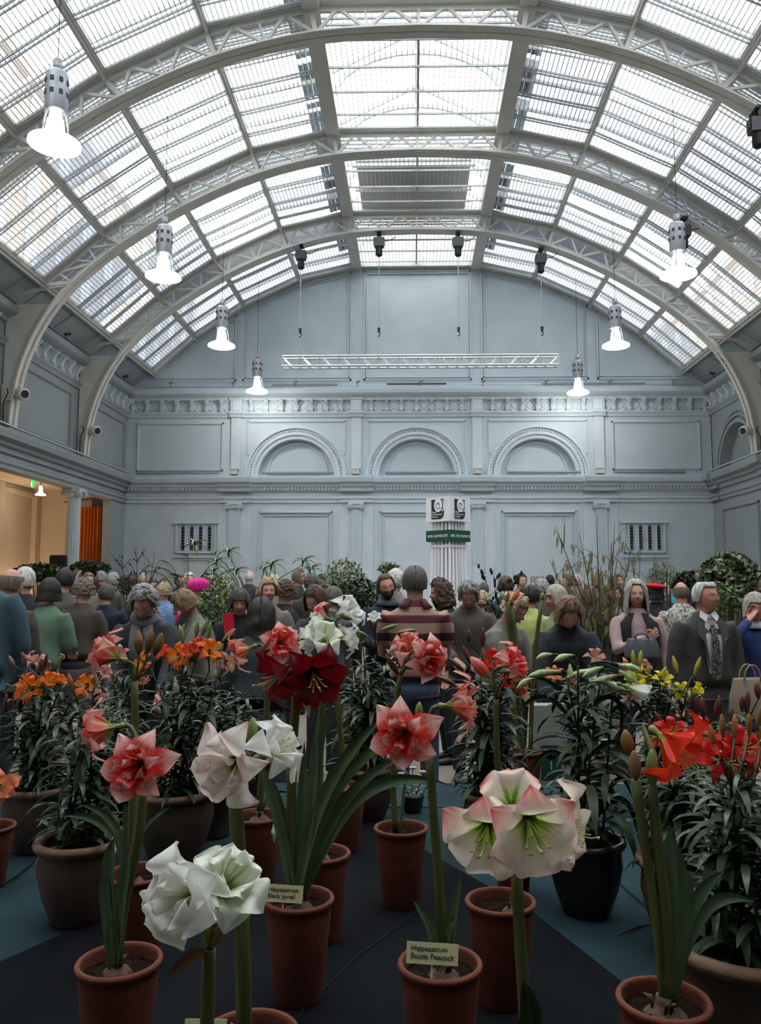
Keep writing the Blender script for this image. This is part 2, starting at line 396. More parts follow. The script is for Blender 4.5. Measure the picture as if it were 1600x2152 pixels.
cornice(UP,Y0,GY,rpt,'cornice',wr,m_=sidem); cornice(LO,Y0,GY,rpt,'cornice',wr,[23.6,20.2],.3,.1,m_=sidem); cornice(ARC,Y0,GY,rpt,'architrave',wr,[23.6,20.2],.3,.08,m_=sidem); cornice(BAND,Y0,GY,rpt,'frieze_band',wr,m_=sidem)
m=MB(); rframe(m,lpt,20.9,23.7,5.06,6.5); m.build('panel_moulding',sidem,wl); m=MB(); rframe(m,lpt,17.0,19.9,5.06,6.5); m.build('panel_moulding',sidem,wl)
ys=[Y for Y in [23.7-k*.46 for k in range(34)] if min(abs(Y-q) for q in(20.4,16.5,12.7,8.9))>.3]
frieze(wl,lpt,ys,[y-.23 for y in ys],[],PI/2); frieze(wr,rpt,ys,[y-.23 for y in ys],[],-PI/2)
for f_,wp in((lpt,wl),(rpt,wr)):       # pipes along the lower cornice
    MB().tube([f_(8,4.98,.2),f_(GY-.3,4.98,.2)],.03,8).build('conduit',greym,wp)
    MB().tube([f_(8,4.95,.28),f_(GY-.5,4.95,.28)],.018,6).build('conduit',mouldm,wp)
    MB().tube([f_(8,7.68,.2),f_(GY-.5,7.68,.2)],.03,6).build('conduit',greym,wp)
    for Y in(19,17.4,21.5,23,15): MB().tube([f_(Y,7.6,.2),f_(Y,7.75,.25)],.012,6).tube([f_(Y-.05,7.72,.22),f_(Y+.08,7.78,.3)],.035,6).build('cable_clip',darkcable,wp)
# cove between cornice and roof edge
for s,wp,base in((-1,wl,XL),(1,wr,XR)):
    m=MB()
    a=(XC+s*8.08,8.16); b=(base-s*.02,7.62)
    m.add([(b[0],Y0,b[1]),(b[0],GY,b[1]),(a[0],GY,a[1]),(a[0],Y0,a[1])],[(0,1,2,3)])
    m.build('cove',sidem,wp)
    for y0,y1 in((20.75,23.7),(16.9,20.0),(13.1,16.1)):
        m=MB()
        P=lambda y,t:Vector((b[0]+(a[0]-b[0])*t,y,b[1]+(a[1]-b[1])*t))
        for q0,q1 in((P(y0,.15),P(y1,.15)),(P(y0,.85),P(y1,.85)),(P(y0,.15),P(y0,.85)),(P(y1,.15),P(y1,.85)),(P((y0+y1)/2,.15),P((y0+y1)/2,.85))): m.bar(q0,q1,.05,.05)
        m.build('cove_moulding',sidem,wp)
# unseen hall end and low ceiling, added to dim the light on the foreground
wf=thing('wall_front',kind='structure')
pf=[(-HW-.3,4.15),(HW+.3,4.15),(HW+.3,8.4)]+[(x,z+.12) for x,z in reversed(NODES)]+[(-x,z+.12) for x,z in NODES]+[(-HW-.3,8.4)]
MB().add([Vector((XC+x,Y0,z)) for x,z in pf],[tuple(range(len(pf)))]).build('upper_wall',sidem,wf)
MB().add([Vector((XC+x,Y0,z)) for x,z in((-1.95,11.4),(1.95,11.4),(1.95,12.5),(0,13.5),(-1.95,12.5))],[(0,1,2,3,4)]).build('lantern_end_wall',sidem,wf)
MB().box((XC,-2.65,4.25),(2*HW+.6,2.8,.2)).build('added_low_ceiling',sidem,wf)
MB().box((XC,-4.1,2.1),(2*HW+.6,.2,4.2)).build('added_low_wall',sidem,wf)
for s in(-1,1): MB().box((XC+s*(HW+.2),-2.65,2.1),(.2,3.0,4.2)).build('added_low_side_wall',sidem,wf)
# column between hall and annex, with capital and flutes
def column(Y,label):
    c=thing('fluted_column',label,'column',(XL-.02,Y,0))
    m=MB(); n=40
    vs=[];zs=[.3,1.2,2.4,3.9]
    for z in zs:
        for k in range(n):
            a=2*PI*k/n; r=.185*(1-.03*z)-(.014 if k%2 and z>1.1 else 0); vs.append((r*cos(a),r*sin(a),z))
    m.add(vs,[(i*n+k,i*n+(k+1)%n,(i+1)*n+(k+1)%n,(i+1)*n+k) for i in range(len(zs)-1) for k in range(n)]); m.build('shaft',mouldm,c)
    MB().lathe([(.28,0),(.28,.12),(.25,.14),(.26,.2),(.22,.26),(.2,.3)],24).build('plinth',mouldm,c)
    m=MB().box((0,0,4.04),(.46,.46,.08)).lathe([(.17,3.86),(.2,3.9),(.2,3.98),(.19,4.0)],20)
    for s in(-1,1):
        for t in(-1,1): m.lathe([(.02,-.04),(.07,-.03),(.075,0),(.07,.03),(.02,.04)],12,(s*.21,t*.2,3.95),Matrix.Rotation(PI/2,3,'X'))
    m.build('capital',mouldm,c)
column(20.4,'pale fluted column standing between the hall and the warm-lit side room')
# ---- annex (side room)
AX=-11.45
an=thing('wall_annex',kind='structure')
m=MB(); m.box((AX-.1,14,2.3),(.2,20.4,4.6)); m.build('side_room_wall',annexm,an)
m=MB(); m.box(((AX+XL)/2-.05,24.1,2.3),(XL-AX,.2,4.6)); m.build('side_room_end_wall',annexm,an)
m=MB(); m.box(((AX+XL)/2-.1,4.1,2.3),(XL-AX,.2,4.6)); m.build('side_room_near_wall',annexm,an)
m=MB(); m.box(((AX+XL)/2-.1,14,4.55),(XL-AX+.2,20.4,.15)); m.build('side_room_ceiling',annexm,an)
for y in(23.85,21.6,19.4): MB().box((AX+.07,y,2.3),(.16,.35,4.5)).build('side_room_pier',annexm,an)
m=MB(); m.box((AX+.05,14,4.28),(.12,20,.12)); m.build('side_room_cornice',annexm,an)
MB().box((-9.3,23.96,2.1),(.9,.06,4.2)).build('dark_end_strip',mat('dark_grey_strip',(.07,.07,.065),.7),an)  # dark grey upright strip beside the curtain on the end wall
cur=mat('orange_velvet_curtain',(.48,.115,.012),.85,.25,3,.2,40,stretch=(6,6,.5))
m=MB(); m.grid(lambda u,v:Vector((-10.42+u*1.02,23.80+.05*sin(u*58+sin(u*9)*1.5)*(1-.3*v),.9+v*3.05)),90,8)
m.build('orange_curtain',cur,smooth=True,label='long orange curtain hanging at the end of the side room',cat='curtain')
m=MB().tube([(-9.35,12,4.3),(-9.35,21.9,4.3)],.022,6).tube([(-9.2,22.9,4.25),(-9.2,23.7,4.25),(-9.35,23.75,4.25),(-10.5,23.75,4.1)],.022,6)
for y in(13,15,17,19,21): m.tube([(-9.35,y,4.3),(-9.35,y,4.48)],.01,5)
m.build('track_rail',darkcable,an)
ex=thing('exit_sign','small green illuminated exit sign hanging inside the side room','sign',(*at(69,1012,20.2).xy,4.12))
MB().box((0,0,.09),(.03,.11,.21)).build('casing',mat('green_sign_glow',(.02,.75,.08),.4,.2,6,emit=1.0),ex)
MB().box((0,0,.30),(.01,.01,.23)).build('hanger',steel,ex); MB().box((-.0,-.058,.06),(.02,.004,.10)).build('pictogram',mat('white_sign_glow',(.7,1,.75),emit=1.2),ex)
# warm uplighters of the side room
for y,x in((22.6,-10.9),(20.6,-10.7),(18.3,-10.7)):
    l=bpy.data.lights.new('uplighter_light','SPOT'); l.energy=150; l.color=(1,.62,.30); l.spot_size=R(120); l.spot_blend=.8; l.shadow_soft_size=.15
    o=bpy.data.objects.new('uplighter_light',l); COL.objects.link(o); o.location=(x,y,.45); o.rotation_euler=(PI,R(-18),0)
    u=thing('floor_uplighter','small black floor uplighter in the side room, '+('farthest, near the curtain' if y>22 else 'middle one' if y>20 else 'nearest, cut by the left edge'),'lamp',(x,y,0),group='floor uplighters in the side room')
    MB().lathe([(.10,0),(.12,.02),(.12,.04),(.04,.06)],14).build('base',blackm,u); MB().lathe([(.05,.06),(.09,.22),(.10,.25),(.085,.25),(.05,.12)],14).build('bowl',blackm,u)

# ================================================================ ROOF
glassm,nt,b=newmat('roof_glass'); N=nt.nodes; L=nt.links
tr=N.new('ShaderNodeBsdfTransparent'); tr.inputs[0].default_value=(.86,.89,.90,1); gl=N.new('ShaderNodeBsdfGlossy'); gl.inputs['Roughness'].default_value=.08
mx=N.new('ShaderNodeMixShader'); mx.inputs[0].default_value=.06; L.new(tr.outputs[0],mx.inputs[1]); L.new(gl.outputs[0],mx.inputs[2]); L.new(mx.outputs[0],N['Material Output'].inputs[0])
greyglassm,nt,b=newmat('grey_roof_glass'); N=nt.nodes; L=nt.links  # greyer glass, less transparent than roof_glass
tr=N.new('ShaderNodeBsdfTransparent'); tr.inputs[0].default_value=(.20,.22,.25,1); df=N.new('ShaderNodeBsdfTranslucent'); df.inputs[0].default_value=(.32,.35,.39,1)
mx=N.new('ShaderNodeMixShader'); mx.inputs[0].default_value=.35; L.new(tr.outputs[0],mx.inputs[1]); L.new(df.outputs[0],mx.inputs[2]); L.new(mx.outputs[0],N['Material Output'].inputs[0])
roof=thing('ceiling',kind='structure')
RY0=-1.1; RIBS=[20.4,16.55,12.72,8.9]
# purlins
for s in(-1,1):
    for i,(x,z) in enumerate(NODES):
        w_=.30 if i==0 else .10
        MB().bar((XC+s*x,RY0,z),(XC+s*x,GY,z),w_,.22 if i==0 else .12).build('purlin',whitesteel,roof)
        if i: MB().bar((XC+s*(x-.03),RY0,z-.13),(XC+s*(x-.03),GY,z-.13),.04,.05).build('purlin_rail',whitesteel,roof)
# extra edge beam against the gable
for s in(-1,1):
    m=MB()
    for a,b in zip([(0,11.44)]+NODES,NODES): m.bar((XC+s*a[0],GY-.12,a[1]-.02),(XC+s*b[0],GY-.12,b[1]-.02),.22,.10)
    m.build('gable_edge_beam',whitesteel,roof)
# glazing panes
glz=.42
PL=.957
mods=int((GY-RY0)/PL)
for s in(-1,1):
    for i,(a,b) in enumerate(zip(NODES,NODES[1:])):
        d=Vector((s*(b[0]-a[0]),0,b[1]-a[1])); Ld=d.length; n_=Vector((s*-d.z*s,0,abs(d.x))).normalized()
        up=Vector((s*(a[1]-b[1]),0,(b[0]-a[0]))).normalized()
        me=MB().add([(0,0,0),tuple(d),(d.x,PL-.05,d.z),(0,PL-.05,0)],[(0,1,2,3)]).mesh('pane',glassm)
        me2=me.copy(); me2.materials.clear(); me2.materials.append(greyglassm)
        org=Vector((XC+s*a[0],0,a[1]))+up*.30
        barme=MB().bar((0,0,0),d,.05,.08).mesh('glazing_rafter',whitesteel)
        for k in range(mods+1):
            y=RY0+k*PL
            greyed=(rnd.random()<(.10,.16,.40,.35)[i]) or (y>20.6 and k%3)  # grey panes: more on the lower facets, most of the last bay
            obj('pane',me2 if greyed else me,roof,loc=(org.x,y+.025,org.z))
            obj('glazing_rafter',barme,roof,loc=(org.x,y,org.z))
        # dark vent strips next to the ridge beam
# grating of thin bars, stuff; transverse rails with their double line are parts
for s in(-1,1):
    for i,(a,b) in enumerate(zip(NODES,NODES[1:])):
        m=MB(); Ld=math.hypot(b[0]-a[0],b[1]-a[1]); n=int(Ld/.085)
        for k in range(1,n):
            t=k/n; x=XC+s*(a[0]+(b[0]-a[0])*t); z=a[1]+(b[1]-a[1])*t+.02
            m.bar((x,RY0,z),(x,GY-.1,z),.014,.06,(-s*(b[1]-a[1]),0,b[0]-a[0]))
        m.build('grating_bars',barm,roof,kind='stuff')
m=MB()
for k in range(1,36):
    x=XC-1.84+3.68*k/36; m.bar((x,RY0,11.46),(x,GY-.1,11.46),.012,.035)
m.build('grating_bars',barm,roof,kind='stuff')
def railmesh(s):
    m=MB()
    for a,b in zip(NODES,NODES[1:]): m.bar((s*a[0],0,a[1]-.03),(s*b[0],0,b[1]-.03),.022,.04).bar((s*a[0],.09,a[1]-.03),(s*b[0],.09,b[1]-.03),.022,.03)
    return m.mesh('grating_rail',barm)
RL=railmesh(-1),railmesh(1)
rc=MB().bar((-1.84,0,11.42),(1.84,0,11.42),.03,.04).mesh('grating_rail',barm)
for yr in RIBS:
    for dd in(-.16,.16,.32,.48,.64):
        for q in(RL[0],RL[1],rc): obj('grating_rail',q,roof,loc=(XC,yr+dd,0))
k=0; y=GY-.45
while y>RY0+.3:
    obj('grating_rail',RL[0],roof,loc=(XC,y,0)); obj('grating_rail',RL[1],roof,loc=(XC,y,0)); obj('grating_rail',rc,roof,loc=(XC,y,0)); y-=.957/1.0*.8
# ridge lantern
lm=thing('ceiling_lantern',kind='structure')
for s in(-1,1):
    for k in range(7):
        y=RY0+.2+k*3.1
        MB().add([(XC+s*1.84,y,11.75),(XC+s*1.84,y+3.05,11.75),(XC+s*1.84,y+3.05,12.5),(XC+s*1.84,y,12.5)],[(0,1,2,3)]).build('pane',glassm,lm)
        MB().add([(XC+s*1.9,y,12.5),(XC+s*1.9,y+3.05,12.5),(XC,y+3.05,13.5),(XC,y,13.5)],[(0,1,2,3)]).build('pane',glassm,lm)
    MB().bar((XC+s*1.88,RY0,12.5),(XC+s*1.88,GY,12.5),.1,.12).build('eaves_beam',whitesteel,lm)
MB().bar((XC,RY0,13.48),(XC,GY,13.48),.1,.16).bar((XC,RY0,11.5),(XC,GY,11.5),.05,.09).build('ridge_beam',whitesteel,lm)
y=23.8
while y>3:
    m=MB()
    m.bar((XC-1.88,y,12.5),(XC,y,13.45),.06,.08).bar((XC+1.88,y,12.5),(XC,y,13.45),.06,.08).bar((XC-1.88,y,11.6),(XC-1.88,y,12.5),.06,.08).bar((XC+1.88,y,11.6),(XC+1.88,y,12.5),.06,.08)
    arc=[Vector((XC-1.8*cos(PI*q/12),y,11.9+1.05*sin(PI*q/12))) for q in range(13)]
    for p,q in zip(arc,arc[1:]): m.bar(p,q,.06,.10)
    m.bar((XC,y,11.5),(XC,y,13.4),.04,.04)
    m.build('lantern_frame',whitesteel,lm); y-=1.92
greyblind=mat('grey_ventilator_sheet',(.30,.29,.28),.8,.05)
MB().box((XC-.08,20.55,12.25),(2.9,2.7,.06)).build('ventilator_sheet',greyblind,lm)
for yy in(19.3,20.55,21.8): MB().box((XC-.08,yy,12.18),(3.1,.12,.10)).build('ventilator_bar',whitesteel,lm)
MB().box((XC,GY+.02,12.4),(4.2,.1,1.95)).build('lantern_end',whitesteel,lm)
# dark ventilation louvres outside next to the ridge beams
louv=mat('blue_grey_louvre',(.25,.30,.34),.6,.2,9)
LVM=MB().box((0,0,0),(.095,1.10,.03)).mesh('vent_louvre',louv)
for s in(-1,1):
    for y in [GY-1.0-k*1.28 for k in range(17)]:
        for j in range(4): obj('vent_louvre',LVM,roof,loc=(XC+s*(2.02+.10*j),y,11.86-.03*j))
# ---- arched trusses
BOT=[(0,10.92),(1.75,10.83),(3.45,10.42),(5.02,9.72),(6.40,8.86),(7.42,8.0),(8.02,7.2),(8.40,6.3),(8.56,5.5),(8.60,4.95)]
def catm(P,n):
    out=[]
    for i in range(len(P)-1):
        p0=P[max(i-1,0)];p1=P[i];p2=P[i+1];p3=P[min(i+2,len(P)-1)]
        for k in range(n):
            t=k/n; out.append(tuple(.5*((2*p1[j])+(-p0[j]+p2[j])*t+(2*p0[j]-5*p1[j]+4*p2[j]-p3[j])*t*t+(-p0[j]+3*p1[j]-3*p2[j]+p3[j])*t**3) for j in(0,1)))
    out.append(P[-1]); return out
def truss_meshes():
    P={}
    m=MB()
    for s in(-1,1):
        T=[(0,11.42)]+[(x,z-.02) for x,z in NODES]
        for a,b in zip(T,T[1:]):
            m.bar((s*a[0],0,a[1]),(s*b[0],0,b[1]),.26,.035); m.bar((s*a[0],0,a[1]-.06),(s*b[0],0,b[1]-.06),.03,.12)
    P['top_chord']=m.mesh('top_chord',whitesteel)
    m=MB(); C=catm(BOT,4)
    for s in(-1,1):
        vs=[];n=len(C)
        for i,(x,z) in enumerate(C):
            a=C[max(i-1,0)];b=C[min(i+1,n-1)]; dx,dz=b[0]-a[0],b[1]-a[1]; l=math.hypot(dx,dz); nx,nz=-dz/l,dx/l
            if i==0: nx,nz=0,1
            vs+=[(s*x,-.17,z),(s*x,.17,z),(s*(x+nx*.03),.17,z+nz*.03),(s*(x+nx*.03),-.17,z+nz*.03)]
        m.add(vs,[(4*i+j,4*i+(j+1)%4,4*i+4+(j+1)%4,4*i+4+j) for i in range(n-1) for j in range(4)])
        vs=[]
        for i,(x,z) in enumerate(C):
            a=C[max(i-1,0)];b=C[min(i+1,n-1)]; dx,dz=b[0]-a[0],b[1]-a[1]; l=math.hypot(dx,dz); nx,nz=-dz/l,dx/l
            if i==0: nx,nz=0,1
            vs+=[(s*x,-.012,z),(s*x,.012,z),(s*(x+nx*.15),.012,z+nz*.15),(s*(x+nx*.15),-.012,z+nz*.15)]
        m.add(vs,[(4*i+j,4*i+(j+1)%4,4*i+4+(j+1)%4,4*i+4+j) for i in range(n-1) for j in range(4)])
    P['bottom_chord']=m.mesh('bottom_chord',whitesteel)
    # spandrel plate at the foot
    for s in(-1,1):
        m=MB(); pts=[p for p in C if p[1]<7.75]+[(8.83,4.95),(8.83,7.60)]; n=len(pts)
        m.add([(s*x,q,z) for q in(-.05,.05) for x,z in pts],[tuple(range(n)),tuple(range(n,2*n))]+[(k,(k+1)%n,n+(k+1)%n,n+k) for k in range(n)])
        P['spandrel_plate%d'%s]=m.mesh('spandrel_plate',whitesteel)
    return P
TP=truss_meshes()
def chord(P,x):
    for a,b in zip(P,P[1:]):
        if a[0]<=x<=b[0]+1e-6: return a[1]+(b[1]-a[1])*(x-a[0])/(b[0]-a[0])
def brace_meshes():
    out=[]
    TOPC=[(0,11.40)]+[(x,z-.05) for x,z in NODES]
    Cc=catm(BOT,4)
    def bp(t,i):    # bottom point opposite the fraction t of facet i, along the inward normal
        a,b=TOPC[i],TOPC[i+1]; x=a[0]+(b[0]-a[0])*t; z=a[1]+(b[1]-a[1])*t
        dx,dz=b[0]-a[0],b[1]-a[1]; l=math.hypot(dx,dz); nx,nz=dz/l,-dx/l
        nx*=-1 if nx>0 else 1
        best=min(Cc,key=lambda p:abs((p[0]-x)*dx/l+(p[1]-z)*dz/l)+ (0 if p[1]<z else 9))
        return best
    # interpolate the bottom chord evenly instead
    import bisect
    key=[0,1.75,3.45,5.02,6.40,7.42]
    def bot(i,t):
        x=key[i]+(key[i+1]-key[i])*t
        P=Cc
        for a,b in zip(P,P[1:]):
            if a[0]<=x<=b[0]+1e-6: return (x,a[1]+(b[1]-a[1])*(x-a[0])/(b[0]-a[0])+.08)
    def top(i,t):
        a,b=TOPC[i],TOPC[i+1]; return (a[0]+(b[0]-a[0])*t,a[1]+(b[1]-a[1])*t-.03)
    for s in(-1,1):
        for i in range(5):
            segs=[(bot(i,0),top(i,.25),.05),(top(i,.25),bot(i,.5),.05),(bot(i,.5),top(i,.5),.04),(bot(i,.5),top(i,.75),.05),(top(i,.75),bot(i,1),.05)]
            if i>0 or s>0: segs.append((bot(i,0),top(i,0),.10 if i else .05))
            if i==4: segs.append((bot(4,1),top(4,1),.1))
            for a,b,w_ in segs:
                out.append(MB().bar((s*a[0],0,a[1]),(s*b[0],0,b[1]),w_ if w_<.08 else .08,w_,(0,1,0)).mesh('brace',whitesteel))
        out.append(MB().bar((s*7.95,0,7.3),(s*8.75,0,7.6),.06,.06).mesh('brace',whitesteel))
        out.append(MB().bar((s*7.45,0,8.05),(s*8.5,0,7.9),.06,.06).mesh('brace',whitesteel))
    return out
BR=brace_meshes()
for Y,lb in((20.4,'arched white steel roof truss farthest back, carrying four black hoists'),(16.55,'arched white steel roof truss in the middle, in front of the grey ventilator'),(12.72,'arched white steel roof truss across the top of the picture'),(8.9,'arched white steel roof truss overhead, nearest the camera')):
    t=thing('roof_truss',lb,'truss',(XC,Y,0))
    for k_,me in TP.items(): obj(k_.rstrip('-1'),me,t)
    for me in BR: obj('brace',me,t)
# ---- brick buildings seen through the glass
brickm,nt,b=newmat('darkened_red_brick'); N=nt.nodes; L=nt.links
bt=N.new('ShaderNodeTexBrick'); tc=N.new('ShaderNodeTexCoord'); mp=N.new('ShaderNodeMapping'); mp.inputs['Rotation'].default_value=(PI/2,0,PI/2); L.new(tc.outputs['Object'],mp.inputs[0]); L.new(mp.outputs[0],bt.inputs[0])
bt.inputs['Color1'].default_value=(.20,.075,.045,1); bt.inputs['Color2'].default_value=(.15,.058,.036,1); bt.inputs['Mortar'].default_value=(.18,.15,.13,1); bt.inputs['Scale'].default_value=4; L.new(bt.outputs[0],b.inputs[0]); b.inputs['Roughness'].default_value=.9  # brick colours darkened to stand for the shade of a narrow alley
stone=mat('pale_stone_dressing',(.34,.32,.29),.8,.1)
def outside(s,x,h,label):
    b_=thing('brick_building',label,'building',(x,0,0))
    MB().box((s*3,26,h/2),(6,72,h)).build('wall',brickm,b_)
    wm=MB().box((0,0,0),(.1,1.1,1.9)).mesh('window',mat('sash_window_glass',(.35,.42,.48),.15,.2,3)); fm=MB().box((0,0,1.05),(.2,1.5,.22)).box((0,0,-1.05),(.22,1.5,.14)).box((0,0,0),(.14,.06,1.9)).box((0,0,0),(.14,1.1,.06)).mesh('window_surround',stone)
    for j in range(6):
        for k in range(22):
            z=h-2.0-j*3.1; y=-1+k*3.0
            if z>8: o=obj('window',wm,b_,loc=(-s*.02,y,z)); obj('window_surround',fm,o)
    MB().box((-s*.15,26,h-.1),(.5,72,.35)).build('parapet',stone,b_)
outside(-1,-17.5,25,'red brick building with sash windows outside the left of the glass roof')
outside(1,19.0,21,'red brick building with sash windows outside the right of the glass roof')
# roof slope hall exterior walls keep light out below the glass: walls are closed down to the floor

# ================================================================ LAMPS, HOISTS, FLYING TRUSS
shade=mat('glowing_acrylic_shade',(1,1,.98),.4,.01,3,emit=1.7)
glow=mat('glowing_bulb_glass',(1,.99,.95),.4,.01,3,emit=6)
def roofz(x): return ztop(x-XC)-.05
lampdat=[(120,303,9.5,'largest, hanging nearest on the left'),(338,582,13.9,'second from the left edge, in front of the left roof slope'),(464,727,18.3,'third along the left row, left of the flying truss'),(539,823,22.6,'farthest on the left, in front of the upper cornice'),
 (1427,578,13.9,'nearest on the right, below the right-hand black hoist'),(1299,727,18.3,'middle one on the right, right of the flying truss'),(1216,826,22.6,'farthest on the right, in front of the upper cornice')]
def lamp_parts():
    P={}
    P['cable']=None
    P['neck']=(MB().tube([(0,0,.95),(0,0,1.12)],.055,12),steel)
    m=MB().lathe([(.13,.42),(.14,.44),(.14,.90),(.12,.95),(.05,.96)],20); P['gear_housing']=(m,steel)
    m=MB()
    for k in range(3):
        a=2*PI*k/3; m.tube([(.12*cos(a),.12*sin(a),.44),(.16*cos(a),.16*sin(a),.22),(.18*cos(a),.18*sin(a),.1)],.012,6)
    P['support_rods']=(m,alu)
    P['bulb']=(MB().lathe([(.02,.44),(.07,.40),(.09,.32),(.08,.24),(.03,.18)],16),glow)
    P['shade']=(MB().lathe([(.10,.32),(.115,.22),(.125,.14),(.155,.10),(.24,.065),(.315,.02),(.32,-.01),(.30,-.02),(.15,-.01),(.02,0)],28),shade)
    return P
VS=MB().box((.138,0,0),(.02,.045,.06)).mesh('vent_slot',mat('dark_vent',(.06,.06,.07)))
LP={k:(None if v is None else v[0].mesh(k,v[1],k not in('vent_slots',))) for k,v in lamp_parts().items()}
for px,py,D,lb in lampdat:
    p=at(px,py,D); p.x=XC+(4.62 if px>800 else -4.62)
    t=thing('pendant_lamp','lit silver pendant lamp, '+lb,'lamp',p,group=None)
    for k_,me in LP.items():
        if me: q_=obj(k_,me,t)
        if k_=='gear_housing':
            for j in range(2):
                for k in range(8): obj('vent_slot',VS,q_,mw=Matrix.Translation((0,0,.80-.16*j))@Matrix.Rotation(PI*k/4,4,'Z'))
    MB().tube([(0,0,1.1),(0,0,roofz(p.x)-p.z)],.006,5).build('cable',darkcable,t)
    l=bpy.data.lights.new('lamp_light','POINT'); l.energy=45; l.color=(1,.96,.88); l.shadow_soft_size=.1
    o=bpy.data.objects.new('lamp_light',l); COL.objects.link(o); o.location=p+Vector((0,0,-.1))
t=thing('pendant_lamp','small lit lamp hanging from the side room ceiling','lamp',at(85,1040,22))
for k_,me in LP.items():
    if me and k_ in('shade','bulb','support_rods'): obj(k_,me,t).scale=(.45,.45,.6)
MB().tube([(0,0,.2),(0,0,4.5-t.location.z)],.012,6).build('cable',darkcable,t)
l=bpy.data.lights.new('lamp_light','POINT'); l.energy=14; l.color=(1,.8,.55); l.shadow_soft_size=.08
o=bpy.data.objects.new('lamp_light',l); COL.objects.link(o); o.location=t.location+Vector((0,0,-.12))
# hoists
hgrey=mat('dark_grey_hoist_casing',(.06,.065,.075),.45,.15)
def hoist(px,py,Y,label,chain=None,sc=1):
    p=at(px,py,Y)
    t=thing('chain_hoist',label,'hoist',p)
    MB().box((0,0,0),(.26*sc,.20*sc,.24*sc)).box((0,0,.02),(.30*sc,.14*sc,.16*sc)).build('motor',hgrey,t)
    MB().lathe([(.05*sc,-.38*sc),(.09*sc,-.34*sc),(.09*sc,-.14*sc),(.07*sc,-.12*sc)],12).build('chain_bag',blackm,t)
    MB().tube([(0,0,.12*sc),(0,0,.24*sc)],.02,8).box((0,0,.26*sc),(.12,.3,.05)).build('beam_clamp',blackm,t)
    MB().tube([(.05*sc,0,.02),(.30*sc,0,.06),(.44*sc,.0,.16)],.012,5).build('power_cable',darkcable,t)
    if chain:
        z=chain-p.z
        MB().tube([(.0,0,-.1),(0,0,z+.75)],.012,5).build('chain',steel,t)
        MB().box((0,0,z+.70),(.07,.05,.12)).tube([(0,0,z+.64),(.03,0,z+.6),(.03,0,z+.55),(0,0,z+.52),(-.03,0,z+.55)],.013,6).build('hook',blackm,t)
        MB().tube([(0,0,z+.53),(0,0,z+.24)],.008,5).tube([(0,0,z+.26),(-.14,0,z+.02)],.007,5).tube([(0,0,z+.26),(.14,0,z+.02)],.007,5).build('sling',steel,t)
TZ=at(880,748,20.4).z
HX=(633,797,963,1137)
for px,py,lb in zip(HX,(537,510,510,545),('far left of the four on the back roof truss','left of centre on the back roof truss','right of centre on the back roof truss','far right of the four on the back roof truss')):
    hoist(px,py,20.4,'black chain hoist, '+lb,TZ)
hoist(1437,487,16.5,'black chain hoist above the right-hand pendant lamp'); hoist(1592,265,12.7,'black chain hoist at the right edge of the roof')
ft=thing('flying_truss','long aluminium box truss hung on four chains before the gable wall','truss',(at(595,760,20.4).x,20.4,TZ-.28))
LT=at(1173,750,20.4).x-at(595,748,20.4).x
for a,z in((-.13,0),(.13,0),(-.13,.26),(.13,.26)): MB().tube([(0,a,z),(LT,a,z)],.025,8).build('chord_tube',alu,ft)
n=28
dm=MB().tube([(0,-.13,0),(LT/n,-.13,.26)],.011,5).mesh('diagonal',alu); dm2=MB().tube([(0,-.13,.26),(LT/n,-.13,0)],.011,5).mesh('diagonal',alu)
em=MB().tube([(0,-.13,0),(LT/n,.13,0)],.011,5).mesh('diagonal',alu)
for k in range(n):
    for yy in(0,.26): obj('diagonal',dm if k%2 else dm2,ft,loc=(k*LT/n,yy,0))
    obj('diagonal',em,ft,loc=(k*LT/n,0,0))
for k in range(4):
    for yy in(-.13,.13): MB().tube([(k*LT/3,yy,0),(k*LT/3,yy,.26)],.014,6).build('upright',alu,ft)
# speakers on the ribs
spk=mat('off_white_speaker',(.62,.60,.54),.5,.08)
for px,py,Y,s,lb in((32,828,16.5,1,'white cylindrical speaker on the left wall at the nearer truss foot'),(190,905,20.4,1,'white cylindrical speaker on the left wall at the farther truss foot'),(1578,905,20.4,-1,'white cylindrical speaker on the right wall at the truss foot')):
    x=(XL+.42) if s>0 else XR-.42
    p=at(px,py,Y); p.x=x
    t=thing('wall_speaker',lb,'speaker',p)
    A=frame_of((s*.8,-.55,-.15))
    MB().lathe([(.0,-.2),(.11,-.19),(.13,-.1),(.13,.16),(.115,.18),(.0,.18)],18,(0,0,0),A,False).build('casing',spk,t,True)
    MB().lathe([(.0,.181),(.085,.181),(.085,.195),(.0,.195)],16,(0,0,0),A,False).build('grille',blackm,t)
    MB().box((-s*.22,.02,-.02),(.22,.16,.26)).box((-s*.34,.0,0),(.1,.08,.4)).build('bracket',spk,t)
    MB().tube([(-s*.25,-.08,.1),(-s*.2,-.12,.0),(-s*.3,-.1,-.2),(-s*.34,0,-.9)],.012,5).build('cable',blackm,t)
